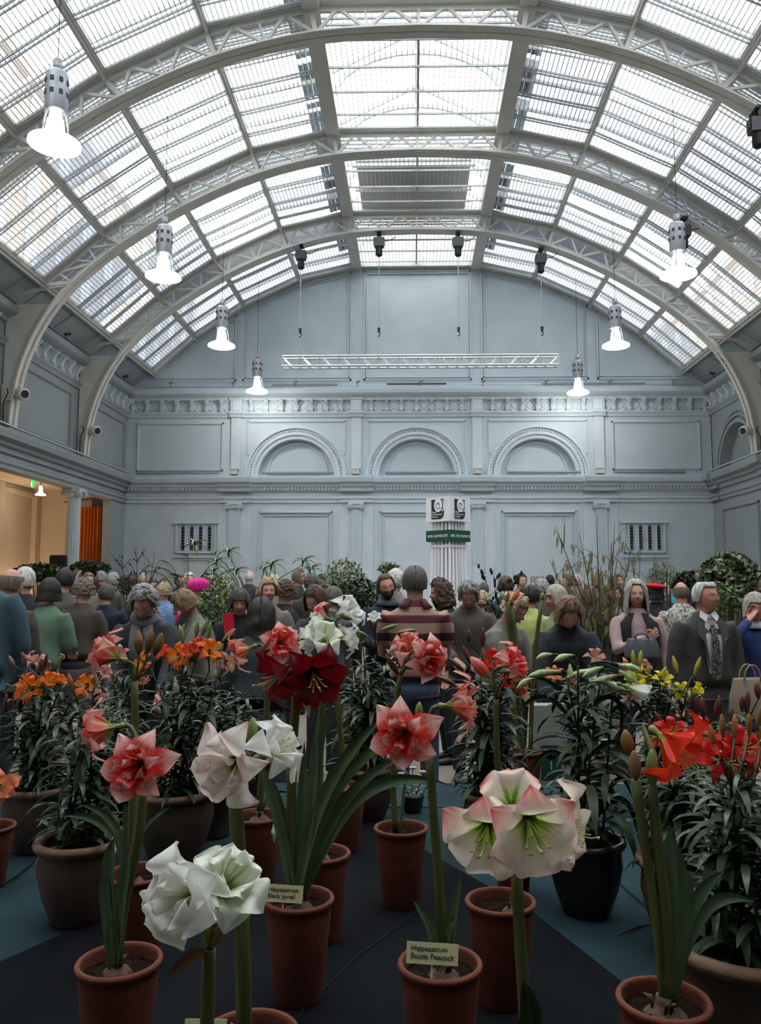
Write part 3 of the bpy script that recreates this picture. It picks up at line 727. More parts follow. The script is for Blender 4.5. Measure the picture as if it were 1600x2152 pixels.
# ================================================================ DISPLAY PLATFORM
TZ0=.45
clothm=mat('teal_display_cloth',(.019,.040,.047),.9,.25,2.2,.35,9,spec=.08)
blackcl=mat('black_display_cloth',(.0055,.0065,.008),.9,.25,2.5,.35,8,spec=.06)
plinth=thing('display_platform','low platform covered in teal cloth carrying all the potted flowers','platform',(0,0,0))
m=MB(); PXL,PXR,PY0,PY1=-3.2,1.75,.55,4.78
m.box(((PXL+PXR)/2,(PY0+PY1)/2,.22),(PXR-PXL,PY1-PY0,.43)); m.build('platform_box',mat('dark_plywood',(.05,.04,.03)),plinth)
def cz(x,y): return .447+.003*noise.noise(Vector((x*1.7,y*1.7,0)))
m=MB(); m.grid(lambda u,v:Vector((PXL-.02+(PXR-PXL+.04)*u,PY0-.02+(PY1-PY0+.04)*v,cz(u*6,v*6))),40,40)
for a,b in(((PXL-.02,PY0-.02),(PXR+.02,PY0-.02)),((PXR+.02,PY0-.02),(PXR+.02,PY1+.02)),((PXR+.02,PY1+.02),(PXL-.02,PY1+.02)),((PXL-.02,PY1+.02),(PXL-.02,PY0-.02))):
    m.grid(lambda u,v,a=a,b=b:Vector((a[0]+(b[0]-a[0])*u,a[1]+(b[1]-a[1])*u,.448-.44*v))+Vector((sin(u*60)*.012*v,cos(u*60)*.012*v,0)),80,3)
m.build('teal_cloth',clothm,plinth,True)
# black runner on top, its outline taken at its real place on the platform
bp=[on(x,y,.452) for x,y in((700,1699),(775,1701),(905,1795),(1110,1910),(1310,2066))]
bl=[on(x,y,.452) for x,y in((0,2022),(213,1928),(480,1805))]
poly=[(p.x,p.y) for p in bp]+[(1.15,1.4),(1.3,.54),(-2.2,.54),(-1.75,1.9)]+[(p.x,p.y) for p in bl]
poly=poly[::-1]
m=MB(); n=len(poly); m.add([(x,y,.4545) for x,y in poly]+[(x,y,.449) for x,y in poly],[tuple(range(n))]+[(k,n+k,n+(k+1)%n,(k+1)%n) for k in range(n)])
m.build('black_runner',blackcl,plinth)
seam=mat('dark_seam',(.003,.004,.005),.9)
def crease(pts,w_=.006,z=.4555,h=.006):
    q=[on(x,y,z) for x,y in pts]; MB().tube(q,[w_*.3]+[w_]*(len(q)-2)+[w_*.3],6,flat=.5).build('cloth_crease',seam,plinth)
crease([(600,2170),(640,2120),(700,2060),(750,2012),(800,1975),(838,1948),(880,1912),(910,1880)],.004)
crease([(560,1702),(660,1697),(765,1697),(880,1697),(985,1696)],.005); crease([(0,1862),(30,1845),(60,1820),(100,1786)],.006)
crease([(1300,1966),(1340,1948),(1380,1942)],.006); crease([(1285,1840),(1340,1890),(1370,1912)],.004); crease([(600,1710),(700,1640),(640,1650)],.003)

# ================================================================ POTS
def pot_mesh(r,h,kind):
    if kind=='long': P=[(r*.66,0),(r*.68,.004),(r*.93,h*.86),(r*.94,h*.94),(r*1.0,h*.955),(r*1.02,h*.98),(r*.99,h),(r*.90,h),(r*.88,h*.97),(r*.86,h*.88)]
    elif kind=='round': P=[(r*.60,0),(r*.63,.01),(r*.80,h*.30),(r*.93,h*.62),(r*.90,h*.84),(r*.90,h*.87),(r*1.0,h*.90),(r*1.03,h*.95),(r*.99,h),(r*.88,h),(r*.84,h*.96),(r*.82,h*.86)]
    else: P=[(r*.62,0),(r*.64,.01),(r*.86,h*.80),(r*.96,h*.82),(r*1.0,h*.90),(r*1.0,h*.98),(r*.96,h),(r*.88,h),(r*.85,h*.95),(r*.84,h*.86)]
    return P
PC={}
def make_pot(t,r,h,kind,m):
    k=(round(r,3),round(h,3),kind,m.name)
    if k not in PC:
        P=pot_mesh(r,h,kind); cut=len(P)-(6 if kind!='round' else 7)
        body=MB().lathe(P[:cut+1],36,cap=False).add([(P[0][0]*cos(2*PI*q/36),P[0][0]*sin(2*PI*q/36),0) for q in range(36)],[tuple(range(35,-1,-1))])
        rim=MB().lathe(P[cut:],36,cap=False)
        sr=r*.86; s=MB()
        def sf(u,v):
            a=2*PI*u; rr=sr*v; x,y=rr*cos(a),rr*sin(a)
            return Vector((x,y,h*.88+.010*noise.noise(Vector((x*30,y*30,r*9)))+.006*noise.noise(Vector((x*80,y*80,1)))))
        s.grid(sf,28,9)
        PC[k]=(body.mesh('pot',m,True),rim.mesh('rim',{'weathered_clay_pot':terra2r}.get(m.name,m),True),s.mesh('soil',soil,True))
    b,ri,s=PC[k]
    o=obj('pot',b,t); obj('rim',ri,o); obj('soil',s,t)
BULB={}
def rooted(t,pts,main=False):
    if t.name not in BULB: return pts
    b=BULB[t.name]; p=Vector(pts[0]); pts=[Vector(q) for q in pts]
    if not b[2] and main:
        d=Vector((p.x,p.y)); d*=min(1,.055/max(d.length,1e-6)); b[0].location=(d.x-b[1].x,d.y-b[1].y,0); b[1]=Vector((d.x,d.y,b[1].z)); b[2]=True
    o=Vector((p.x-b[1].x,p.y-b[1].y,0)); o*=min(1,.014/max(o.length,1e-6))
    pts[0]=b[1]+o+Vector((0,0,.004)); return pts
def bulb(t,x,y,z,r=.035,rx=0):
    m=MB().lathe([(r*.5,-r*.8),(r*.95,-r*.5),(r*1.05,-.2*r),(r*.8,r*.15),(r*.45,r*.4),(r*.34,r*.6),(r*.34,r*.8)],14,(x,y,z))
    for k in range(5):
        a=rnd.random()*6.28; m.tube([(x+r*.4*cos(a),y+r*.4*sin(a),z+r*.3),(x+r*.5*cos(a),y+r*.5*sin(a),z+r*.7),(x+r*.8*cos(a),y+r*.8*sin(a),z+r*.85)],[r*.2,r*.14,.001],5,flat=.3)
    BULB[t.name]=[m.build('bulb',bulbm,t,True),Vector((x,y,z)),False]

# ================================================================ PETALS
def petal_mat(name,base,mid,tip,edge=None,rib=None,trans=.35,basel=.16,tipl=.72,noise_s=.35,streak=.16,rough=.5,ribw=.10):
    m,nt,b=newmat(name); N=nt.nodes; L=nt.links
    uv=N.new('ShaderNodeUVMap'); sx=N.new('ShaderNodeSeparateXYZ'); L.new(uv.outputs[0],sx.inputs[0])
    nz=N.new('ShaderNodeTexNoise'); nz.inputs['Scale'].default_value=3.5; mpn=N.new('ShaderNodeMapping'); mpn.inputs['Scale'].default_value=(7,1.2,1); L.new(uv.outputs[0],mpn.inputs[0]); L.new(mpn.outputs[0],nz.inputs['Vector'])
    oi=N.new('ShaderNodeObjectInfo'); 
    ad=N.new('ShaderNodeMath'); ad.operation='MULTIPLY_ADD'; ad.inputs[1].default_value=noise_s; L.new(nz.outputs[0],ad.inputs[0]); 
    sb=N.new('ShaderNodeMath'); sb.operation='SUBTRACT'; L.new(sx.outputs[1],sb.inputs[0]); sb.inputs[1].default_value=noise_s*.5; L.new(sb.outputs[0],ad.inputs[2])
    cr=N.new('ShaderNodeValToRGB'); L.new(ad.outputs[0],cr.inputs[0]); e=cr.color_ramp.elements
    e[0].position=0; e[0].color=(*base,1); e[1].position=1; e[1].color=(*tip,1)
    x=cr.color_ramp.elements.new(basel); x.color=(*base,1); x=cr.color_ramp.elements.new(basel+.18); x.color=(*mid,1); x=cr.color_ramp.elements.new(tipl); x.color=(*mid,1)
    col=cr.outputs[0]
    # |u-.5|*2
    s2=N.new('ShaderNodeMath'); s2.operation='SUBTRACT'; L.new(sx.outputs[0],s2.inputs[0]); s2.inputs[1].default_value=.5
    ab=N.new('ShaderNodeMath'); ab.operation='ABSOLUTE'; L.new(s2.outputs[0],ab.inputs[0])
    def mix(fac,c):
        nonlocal col
        mm=N.new('ShaderNodeMix'); mm.data_type='RGBA'; L.new(fac,mm.inputs[0]); L.new(col,mm.inputs[6]); mm.inputs[7].default_value=(*c,1); col=mm.outputs[2]
    def ramp(src,p0,p1,v0=0,v1=1):
        r=N.new('ShaderNodeMapRange'); L.new(src,r.inputs[0]); r.inputs[1].default_value=p0; r.inputs[2].default_value=p1; r.inputs[3].default_value=v0; r.inputs[4].default_value=v1; return r.outputs[0]
    if rib:
        f=ramp(ab.outputs[0],0,ribw,1,0); g=ramp(sx.outputs[1],.35,.85,1,0); mu=N.new('ShaderNodeMath'); mu.operation='MULTIPLY'; L.new(f,mu.inputs[0]); L.new(g,mu.inputs[1]); mix(mu.outputs[0],rib)
    if edge: mix(ramp(ab.outputs[0],.455,.49),edge)
    # fine veins
    wv=N.new('ShaderNodeTexNoise'); wv.inputs['Scale'].default_value=9; m2=N.new('ShaderNodeMapping'); m2.inputs['Scale'].default_value=(9,.35,1); L.new(uv.outputs[0],m2.inputs[0]); L.new(m2.outputs[0],wv.inputs['Vector'])
    hs=N.new('ShaderNodeHueSaturation'); L.new(col,hs.inputs['Color']); L.new(ramp(wv.outputs[0],.3,.7,1-streak,1+streak*.4),hs.inputs['Value'])
    L.new(hs.outputs[0],b.inputs['Base Color']); b.inputs['Roughness'].default_value=rough; b.inputs['Specular IOR Level'].default_value=.3
    bm=N.new('ShaderNodeBump'); bm.inputs['Strength'].default_value=.25; bm.inputs['Distance'].default_value=.003; L.new(wv.outputs[0],bm.inputs['Height']); L.new(bm.outputs[0],b.inputs['Normal'])
    t=N.new('ShaderNodeBsdfTranslucent'); L.new(hs.outputs[0],t.inputs[0]); mx=N.new('ShaderNodeMixShader'); mx.inputs[0].default_value=trans
    L.new(b.outputs[0],mx.inputs[1]); L.new(t.outputs[0],mx.inputs[2]); L.new(mx.outputs[0],N['Material Output'].inputs[0])
    return m
GRN=(.35,.45,.05)
PM={
 'peacock':petal_mat('coral_and_white_petal',(.45,.40,.08),(.74,.045,.03),(.90,.70,.62),edge=(.70,.05,.04),rib=(.84,.42,.32),basel=.06,tipl=.52,noise_s=.55,ribw=.13),
 'peacock2':petal_mat('red_and_white_striped_petal',(.6,.5,.15),(.85,.07,.05),(.9,.55,.5),rib=(.9,.75,.72),basel=.04,tipl=.55,noise_s=.6,ribw=.14),
 'coralpale':petal_mat('pale_coral_petal',(.40,.45,.12),(.78,.12,.09),(.88,.55,.48),edge=(.7,.08,.06),rib=(.72,.68,.42),basel=.14,tipl=.45,noise_s=.5,ribw=.14),
 'apple':petal_mat('cream_pink_tipped_petal',(.24,.48,.015),(.88,.80,.68),(.86,.20,.20),rib=(.86,.78,.45),basel=.24,tipl=.58,noise_s=.3),
 'applec':petal_mat('cream_petal',(.24,.48,.015),(.88,.80,.70),(.86,.60,.52),rib=(.86,.78,.4),basel=.24,tipl=.6,noise_s=.3),
 'blush':petal_mat('pale_blush_petal',(.55,.55,.10),(.90,.80,.74),(.85,.55,.48),basel=.10,tipl=.84,noise_s=.25,trans=.42),
 'white':petal_mat('white_petal',(.50,.60,.12),(.90,.89,.84),(.90,.89,.86),basel=.12,tipl=.8,streak=.12,trans=.45),
 'whiteg':petal_mat('white_green_ribbed_petal',(.30,.45,.05),(.84,.88,.70),(.9,.89,.84),rib=(.35,.5,.08),basel=.16,tipl=.5,noise_s=.3,ribw=.12),
 'dark':petal_mat('deep_crimson_petal',(.03,.003,.003),(.145,.002,.006),(.19,.003,.009),basel=.1,tipl=.6,trans=.3,rough=.4),
 'scarlet':petal_mat('scarlet_petal',(.55,.30,.03),(.80,.045,.012),(.80,.05,.02),rib=(.85,.2,.05),basel=.06,tipl=.6),
 'redlily':petal_mat('bright_red_lily_petal',(.5,.06,.01),(.70,.018,.012),(.62,.02,.02),basel=.06,tipl=.7),
 'orange':petal_mat('orange_lily_petal',(.85,.35,.02),(.86,.17,.008),(.86,.12,.008),rib=(.9,.30,.02),basel=.1,tipl=.7),
 'yellow':petal_mat('yellow_lily_petal',(.6,.5,.03),(.86,.72,.02),(.85,.70,.03),basel=.08,tipl=.8),
 'pinklily':petal_mat('dusky_pink_lily_petal',(.6,.4,.2),(.62,.20,.19),(.80,.60,.52),edge=(.8,.62,.5),basel=.1,tipl=.6),
 'salmon':petal_mat('salmon_orange_petal',(.6,.4,.1),(.85,.25,.12),(.85,.32,.18),basel=.1,tipl=.7),
}
# one tepal: axis +Z is the flower axis (out of the throat), petal leans to +X
def tepal(L_,Rr,W,seed=0,curl=.25,flare=1.0,ruf=.10,nu=8,nv=12,pw=1.75):
    r_=random.Random(seed); a1,a2,a3=[r_.uniform(0,6) for _ in range(3)]; c1=r_.uniform(.7,1.3); tw=r_.uniform(-.25,.25)
    def fn(u,v):
        s=(u-.5)*2
        # centre line: trumpet flaring then recurving
        z=L_*(min(v,.62)/.62)**.95 if v<.62 else L_*(1-(curl*((v-.62)/.38)**2))
        x=.006+Rr*(.10*v+.90*(v**(1.38/flare)))
        q=min(1,v/.52); w_=W*(.16+.84*(q*q*(3-2*q)))
        if v>.52: w_*=max(.02,1-((v-.52)/.48)**pw)
        y=s*w_*.5+tw*x*.4*v
        bow=-(1-.5*v)*(abs(s)**2)*w_*.33*(1-1.6*max(0,v-.5))
        ru=ruf*W*v*v*sin(s*4.2+a1+v*5)*.5*abs(s)+ruf*W*.5*v*sin(v*7+a2)*c1
        return Vector((x-bow*.5+ru*.25,y,z-bow*.35+ru))
    return MB().grid(fn,nu,nv)
TC={}
def tmesh(mk,kind,seed):
    k=(mk,kind,seed)
    if k not in TC:
        p={'out':dict(L_=.066,Rr=.102,W=.074,ruf=.20,curl=.5),'in':dict(L_=.074,Rr=.094,W=.066,ruf=.2,curl=.4),'wide':dict(L_=.074,Rr=.094,W=.094,ruf=.16,curl=.35,pw=2.3),'dblw':dict(L_=.090,Rr=.062,W=.064,curl=.2,ruf=.3,pw=2.4),'dbl':dict(L_=.090,Rr=.068,W=.044,curl=.35,ruf=.25),'ctr':dict(L_=.092,Rr=.036,W=.030,curl=.1,ruf=.4),
           'lily':dict(L_=.050,Rr=.082,W=.036,curl=.55,ruf=.06),'lilyin':dict(L_=.052,Rr=.078,W=.046,curl=.5,ruf=.06),
           'trump':dict(L_=.125,Rr=.055,W=.046,curl=.12,flare=.8),'up':dict(L_=.078,Rr=.055,W=.040,curl=.1),'bells':dict(L_=.10,Rr=.060,W=.070,curl=.15,flare=.85)}[kind]
        TC[k]=tepal(seed=seed*7+3,**p).mesh('petal',PM[mk],True)
    return TC[k]
FIL={}
def flower(parent,base,d,size,mk,style='single',seed=0,up=(0,0,1),mk2=None,roll=None,stam=True,name='flower',sub=True,tube_m=None,fil_m=None):
    """base: point where the tube leaves the pedicel (parent space), d: direction of the axis, size: diameter"""
    r_=random.Random(seed*13+1)
    sc=size/.20
    A=frame_of(d,up).to_4x4(); M=Matrix.Translation(Vector(base))@A@Matrix.Scale(sc,4)
    tm=tube_m or {'dark':mat('dark_crimson_tube',(.06,.006,.008))}.get(mk,budm)
    key=('tube',tm.name)
    if key not in FIL:
        FIL[key]=MB().lathe([(.004,-.03),(.010,-.026),(.011,-.018),(.007,-.008),(.007,0),(.012,.012),(.018,.022)],12,cap=False).mesh('flower_tube',tm,True)
    f=obj(name,FIL[key],parent,mw=M)
    roll=r_.uniform(0,1) if roll is None else roll
    lay={'single':[('out',3,0,1),('in',3,PI/3,1)],'full':[('wide',3,0,1),('wide',3,PI/3,1),('dblw',4,.3,1),('ctr',3,.9,1)],'wide':[('wide',3,0,1),('wide',3,PI/3,1)],'double':[('out',3,0,1),('in',3,PI/3,1),('dbl',5,.3,1),('ctr',4,.9,1)],
         'semi':[('out',3,0,1),('in',3,PI/3,1),('dbl',4,.5,1)],
         'lily':[('lily',3,0,1),('lilyin',3,PI/3,1)],'trump':[('trump',3,0,1),('trump',3,PI/3,1)],'up':[('up',3,0,1),('up',3,PI/3,1)],'bell':[('bells',3,0,1),('bells',3,PI/3,1)]}[style]
    for li,(kind,n,off,_) in enumerate(lay):
        for k in range(n):
            a=roll+off+2*PI*k/n+r_.uniform(-.12,.12)
            mm=mk
            if mk2 and (A.to_3x3()@Vector((cos(a),sin(a),0))).z<.25: mm=mk2
            s=r_.uniform(.88,1.06); tl=r_.uniform(-.10,.10)
            obj('petal',tmesh(mm,kind,r_.randint(0,3)),f,mw=Matrix.Rotation(a,4,'Z')@Matrix.Rotation(tl,4,'Y')@Matrix.Scale(s,4))
    if stam and style not in('double','full'):
        k='stam'+('L' if style in('lily','up') else 'H')
        if k not in FIL:
            out=[]
            for q in range(6):
                a=q*1.05; Z=.088 if k[-1]=='H' else .068
                p=[(0,0,.01),(.006*cos(a),.006*sin(a)-.004,.04),(.014*cos(a),.014*sin(a)-.014,.08),(.022*cos(a),.02*sin(a)-.014,Z+.006*cos(q*2))]
                m=MB(); m.tube(bez(p,5),[.0012]*6,5); m.cur=1; m.ell(p[-1],(.0048,.0019,.0019),8,4); out.append(m.mesh('stamen',[filament,anther]))
            m=MB(); m.tube(bez([(0,0,.01),(0,-.01,.06),(0,-.02,.10),(0,-.008,.115)],5),[.0013]*6,5); m.ell((0,-.009,.117),(.003,.004,.003),6,4); out.append(m.mesh('pistil',filament))
            FIL[k]=out
        for q in FIL[k]: obj(q.name.split('.')[0],q,f)
    return f
def strap_leaf(parent,pts,w_,m=leafm,n=14,fold=.25,name='leaf',twist=0,taper=.35):
    if name=='leaf': pts=rooted(parent,pts)
    C=bez(pts,n); mb=MB()
    side=None; vs=[];uv=[]
    for i,p in enumerate(C):
        t=i/n; d=(C[min(i+1,n)]-C[max(i-1,0)]).normalized()
        if side is None: side=d.cross(Vector((0,-1,.15))); side=side.normalized() if side.length>.2 else Vector((1,0,0))
        side=(side-d*side.dot(d)).normalized(); nn=side.cross(d)
        s2=(side*cos(twist*t)+nn*sin(twist*t)); n2=s2.cross(d)
        ww=w_*(.62+.38*min(1,t*4))*(1-max(0,(t-(1-taper))/taper)**1.8)
        ww=max(ww,.0008)
        for q in(-1,-.5,0,.5,1): vs.append(p+s2*q*ww/2+n2*fold*ww*(abs(q)-.4)); uv.append((q/2+.5,t))
    fs=[(5*i+j,5*i+j+1,5*i+6+j,5*i+5+j) for i in range(n) for j in range(4)]
    mb.add(vs,fs,uv); return mb.build(name,m,parent,True)
def stalk(parent,pts,r,m=stemm,name='flower_stalk',n=12,seg=10):
    pts=rooted(parent,pts,True); C=bez(pts,seg); rr=r if hasattr(r,'__len__') else (r,r*.9)
    return MB().tube(C,[rr[0]+(rr[1]-rr[0])*i/seg for i in range(seg+1)],n).build(name,m,parent,True)
def bud(parent,p,d,L_,r,m=budm,name='bud'):
    A=frame_of(d)
    return MB().lathe([(r*.25,0),(r*.6,L_*.12),(r*.95,L_*.35),(r,L_*.55),(r*.8,L_*.75),(r*.42,L_*.92),(r*.08,L_)],10,p,A).build(name,m,parent,True)
def spath(parent,p,d,L_,w_,m=spathe):
    d=Vector(d).normalized(); return strap_leaf(parent,[p,Vector(p)+d*L_*.4+Vector((0,0,.01)),Vector(p)+d*L_*.8-Vector((0,0,.005)),Vector(p)+d*L_-Vector((0,0,.02))],w_,m,8,.6,'spathe',.6,.7)

SR=.098; SH=.27
class Plant:
    """a potted plant; rim pixel gives its place on the platform, pixels at its own depth give the rest"""
    def __init__(s,name,label,px,py,r=SR,h=SH,kind='long',m=terra,cat='potted plant',base=TZ0+.0055,Y=None,X=None,group=None):
        p=on(px,py,base+h) if Y is None else at(px,py,Y)
        s.o=Vector((p.x,p.y,base)); s.h=h; s.r=r
        s.t=thing(name,label,cat,s.o,group=group); make_pot(s.t,r,h,kind,m)
    def P(s,px,py,dy=0): return at(px,py,s.o.y+dy)-s.o
def dirv(az,el=0):   # az 0 = towards the camera (-Y), 90 = to the right (+X); el = up
    a=R(az); e=R(el); return Vector((sin(a)*cos(e),-cos(a)*cos(e),sin(e)))
def bloom_at(pl,px,py,dy,az,el,size,mk,style='single',seed=0,top=None,**kw):
    """place the middle of the bloom at a pixel, and run a pedicel from the stalk top to its base"""
    c=pl.P(px,py,dy); d=dirv(az,el); b=c-d*(.075*size/.2)
    f=flower(pl.t,b,d,size,mk,style,seed,**kw)
    if top is not None:
        e=b-d*(.03*size/.2); tp=Vector(top)
        MB().tube(bez([tp,tp+Vector((0,0,.02))+ (e-tp)*.3,e-d*.04*size/.2,e],6),[.008,.0075,.007,.0065,.006,.006,.006],8).build('pedicel',stemm,pl.t,True)
    return f
HN='potted_amaryllis'
# A left front
p=Plant(HN,'amaryllis with a coral and white double bloom, in the left-front terracotta pot',251,2016)
bulb(p.t,-.02,-.03,SH*.9); 
top=p.P(300,1640,.0); stalk(p.t,[p.P(247,1965),p.P(252,1880),p.P(300,1790),top],(.013,.0115))
bloom_at(p,282,1612,-.10,2,4,.178,'peacock','double',1,top); bloom_at(p,192,1535,.02,-72,-6,.150,'coralpale','double',2,top)
for pts,w_ in(([(236,1975),(222,1880),(225,1800),(240,1760)],.030),([(240,1975),(250,1900),(262,1830),(270,1788)],.028),([(232,1975),(224,1900),(215,1850),(222,1842)],.026),([(245,1975),(240,1935),(235,1925),(240,1942)],.02)):
    strap_leaf(p.t,[p.P(*q,-.02) for q in pts],w_)
# B dark crimson
p=Plant(HN,'amaryllis with two deep crimson blooms above the Black Jewell name card',629,1885)
bulb(p.t,.0,-.0,SH*.9,.04); bulb(p.t,.045,-.03,SH*.88,.018)
top=p.P(626,1440); stalk(p.t,[p.P(616,1862),p.P(612,1750),p.P(608,1600),top],(.0155,.0135))
bloom_at(p,560,1425,-.06,-62,-14,.20,'dark','single',5,top,roll=.5); bloom_at(p,666,1428,-.06,18,-14,.21,'dark','single',6,top,roll=.2)
spath(p.t,p.P(630,1435,-.02),p.P(645,1480,-.04)-p.P(630,1435,-.02),.085,.028,spathep); spath(p.t,p.P(615,1432),(-.8,0,.3),.06,.012,spathep); bud(p.t,p.P(618,1440),(.05,0,1),.04,.008)
for i,(pts,w_) in enumerate((([(628,1850),(640,1740),(690,1600),(820,1495)],.034),([(632,1850),(660,1700),(720,1600),(850,1535)],.034),([(634,1850),(700,1720),(760,1590),(952,1652)],.036),([(622,1850),(600,1760),(570,1650),(545,1600)],.030),([(620,1850),(610,1700),(570,1630),(540,1618)],.026),([(630,1850),(650,1780),(650,1600),(700,1470)],.030),([(633,1850),(655,1740),(655,1640),(668,1500)],.028),([(630,1850),(625,1750),(640,1650),(640,1560)],.026),([(632,1850),(700,1680),(760,1620),(852,1590)],.030))):
    strap_leaf(p.t,[p.P(*q,.015*(i%3)-.02) for q in pts],w_,leafm)
# C exotic peacock
p=Plant(HN,'amaryllis with a coral and white double bloom above the Exotic Peacock name card',925,2020)
bulb(p.t,0,0,SH*.88,.04); top=p.P(902,1585); stalk(p.t,[p.P(932,1985),p.P(928,1880),p.P(912,1730),top],(.0125,.0105))
bloom_at(p,845,1548,-.08,-8,-2,.178,'peacock','double',11,top); bloom_at(p,990,1478,.0,84,6,.155,'coralpale','semi',12,p.P(905,1590)); bud(p.t,p.P(880,1515),(0.05,0,1),.045,.010)
for pts,w_ in(([(925,1990),(910,1940),(895,1910),(868,1893)],.022),([(942,1990),(948,1920),(957,1880),(968,1838)],.022),([(935,1990),(932,1950),(950,1925),(960,1935)],.02)): strap_leaf(p.t,[p.P(*q,-.01) for q in pts],w_)
# D plain pot behind the apple blossom
p=Plant(HN,'amaryllis in the terracotta pot half hidden behind the cream and pink blooms',1052,1890)
bulb(p.t,.04,-.02,SH*.88,.036); top=p.P(1084,1740); stalk(p.t,[p.P(1080,1860),p.P(1086,1800),p.P(1086,1760),top],(.012,.011)); 
bloom_at(p,1072,1664,-.02,-14,52,.20,'apple','wide',15,top,stam=False)
# E apple blossom, pot below the frame
p=Plant(HN,'amaryllis with three large cream blooms tipped pink, its pot below the picture edge',1112,2390,Y=1.52)
p.t.location.z=TZ0+.0055
p.o=Vector(p.t.location); top=p.P(1087,1838); stalk(p.t,[Vector((0,0,SH*.88)),p.P(1112,2200),p.P(1092,2000),top],(.0125,.0105))
bloom_at(p,1016,1768,-.03,-14,-14,.172,'apple','wide',21,top,mk2='applec',roll=PI/2,up=(0,0,1)); bloom_at(p,1126,1756,-.09,6,-12,.182,'apple','wide',22,top,mk2='applec',roll=PI/2); bloom_at(p,1216,1742,.02,62,-4,.18,'applec','wide',23,top)
for pts,w_ in(([(1115,2300),(1112,2180),(1105,2120),(1100,2060)],.022),([(1120,2300),(1130,2200),(1128,2120),(1110,2070)],.024),([(1100,2310),(1092,2220),(1095,2140),(1112,2120)],.024)): strap_leaf(p.t,[p.P(*q,-.03) for q in pts],w_,leafd)
bulb(p.t,0,0,SH*.88,.045)
# F thick-stalked pale blush
p=Plant(HN,'thick-stalked amaryllis with one pale blush and one white bloom, pot at bottom edge',525,2172)
bulb(p.t,.02,0,SH*.9,.045); top=p.P(494,1662); stalk(p.t,[p.P(514,2150),p.P(512,1950),p.P(502,1800),top],(.0155,.0145))
bloom_at(p,462,1618,-.10,-14,-4,.182,'blush','double',31,top); bloom_at(p,597,1560,-.02,66,30,.158,'white','semi',32,p.P(530,1630)); bud(p.t,p.P(527,1560,.0),(.1,0,1),.05,.012,budm)
MB().tube(bez([top,p.P(520,1650),p.P(530,1632)],4),.009,8).build('pedicel',stemm,p.t,True)
# G front white
p=Plant(HN,'amaryllis with two full white double blooms nearest the camera, pot below the picture edge',425,2480,Y=1.42)
p.t.location.z=TZ0+.0055; p.o=Vector(p.t.location); top=p.P(440,1995); stalk(p.t,[Vector((0,0,SH*.88)),p.P(428,2300),p.P(438,2120),top],(.0125,.0115))
bulb(p.t,0,0,SH*.88,.045)
bloom_at(p,362,1888,-.07,-28,12,.172,'white','full',43,top); bloom_at(p,488,1848,-.03,44,38,.152,'whiteg','full',42,top,mk2=None)
spath(p.t,top+Vector((-.005,-.01,0)),(-.8,-.1,-.25),.062,.022,spathe); bud(p.t,p.P(436,1985,-.02),(.0,-.2,1),.05,.011,budm); bud(p.t,p.P(448,1990,-.02),(.35,-.1,1),.04,.009,spathe)
# H two thick stalks with buds, right
p=Plant(HN,'amaryllis with two thick bud-topped stalks and a scarlet bloom, front right terracotta pot',1395,2096)
bulb(p.t,0,-.02,SH*.85,.055)
a_=p.P(1337,1640); b_=p.P(1372,1650); stalk(p.t,[p.P(1396,2060),p.P(1385,1900),p.P(1352,1780),a_],(.0105,.0105)); stalk(p.t,[p.P(1404,2060),p.P(1408,1900),p.P(1378,1780),b_],(.0165,.0105))
bud(p.t,a_,(-.04,0,1),.065,.0135,spathe); bud(p.t,b_+Vector((0,0,-.005)),(.0,0,1),.082,.0145,budm); bud(p.t,p.P(1322,1585,.05),(-.12,0,1),.055,.0145,budo)
MB().tube(bez([a_,p.P(1325,1600,.04),p.P(1322,1585,.05)],4),.004,6).build('pedicel',stemm,p.t,True)
bloom_at(p,1448,1590,.0,48,-30,.20,'scarlet','single',52,p.P(1380,1612)); 
for i,(pts,w_) in enumerate((([(1400,2060),(1412,1900),(1390,1780),(1415,1740)],.030),([(1410,2060),(1440,1950),(1445,1830),(1405,1745)],.032),([(1412,2060),(1430,1950),(1450,1870),(1524,1830)],.030),([(1412,2050),(1450,1900),(1500,1865),(1585,1895)],.028),([(1415,2055),(1440,1990),(1448,1900),(1450,1828)],.028),([(1412,2050),(1450,1900),(1470,1930),(1482,1975)],.030))): strap_leaf(p.t,[p.P(*q,.01*i) for q in pts],w_,leafm)
# I centre
p=Plant(HN,'amaryllis with two coral pink double blooms, pot at the tip of the black cloth',843,1737)
bulb(p.t,0,0,SH*.86,.022); top=p.P(842,1418,.0); stalk(p.t,[p.P(832,1712),p.P(824,1640),p.P(822,1540),top],(.012,.0105))
bloom_at(p,856,1348,.02,-10,60,.175,'coralpale','double',61,top,stam=False); bloom_at(p,908,1386,-.05,24,-4,.178,'peacock','double',62,top); bud(p.t,p.P(838,1420),(-.5,0,.8),.09,.012,budr)
strap_leaf(p.t,[p.P(846,1712),p.P(850,1660),p.P(852,1640),p.P(853,1630)],.012)
# J salmon
p=PJ=Plant(HN,'amaryllis with a red and white bloom just above the deep crimson pair',541,1712,)
bulb(p.t,.0,-.01,SH*.93,.042); top=p.P(560,1402); stalk(p.t,[p.P(546,1690),p.P(548,1600),p.P(568,1500),top],(.0135,.0115))
bloom_at(p,592,1348,-.04,18,12,.185,'peacock2','double',71,top); bloom_at(p,494,1372,.03,-80,-18,.175,'coralpale','semi',72,top)
strap_leaf(p.t,[p.P(548,1690),p.P(560,1640),p.P(620,1660),p.P(640,1700)],.014)
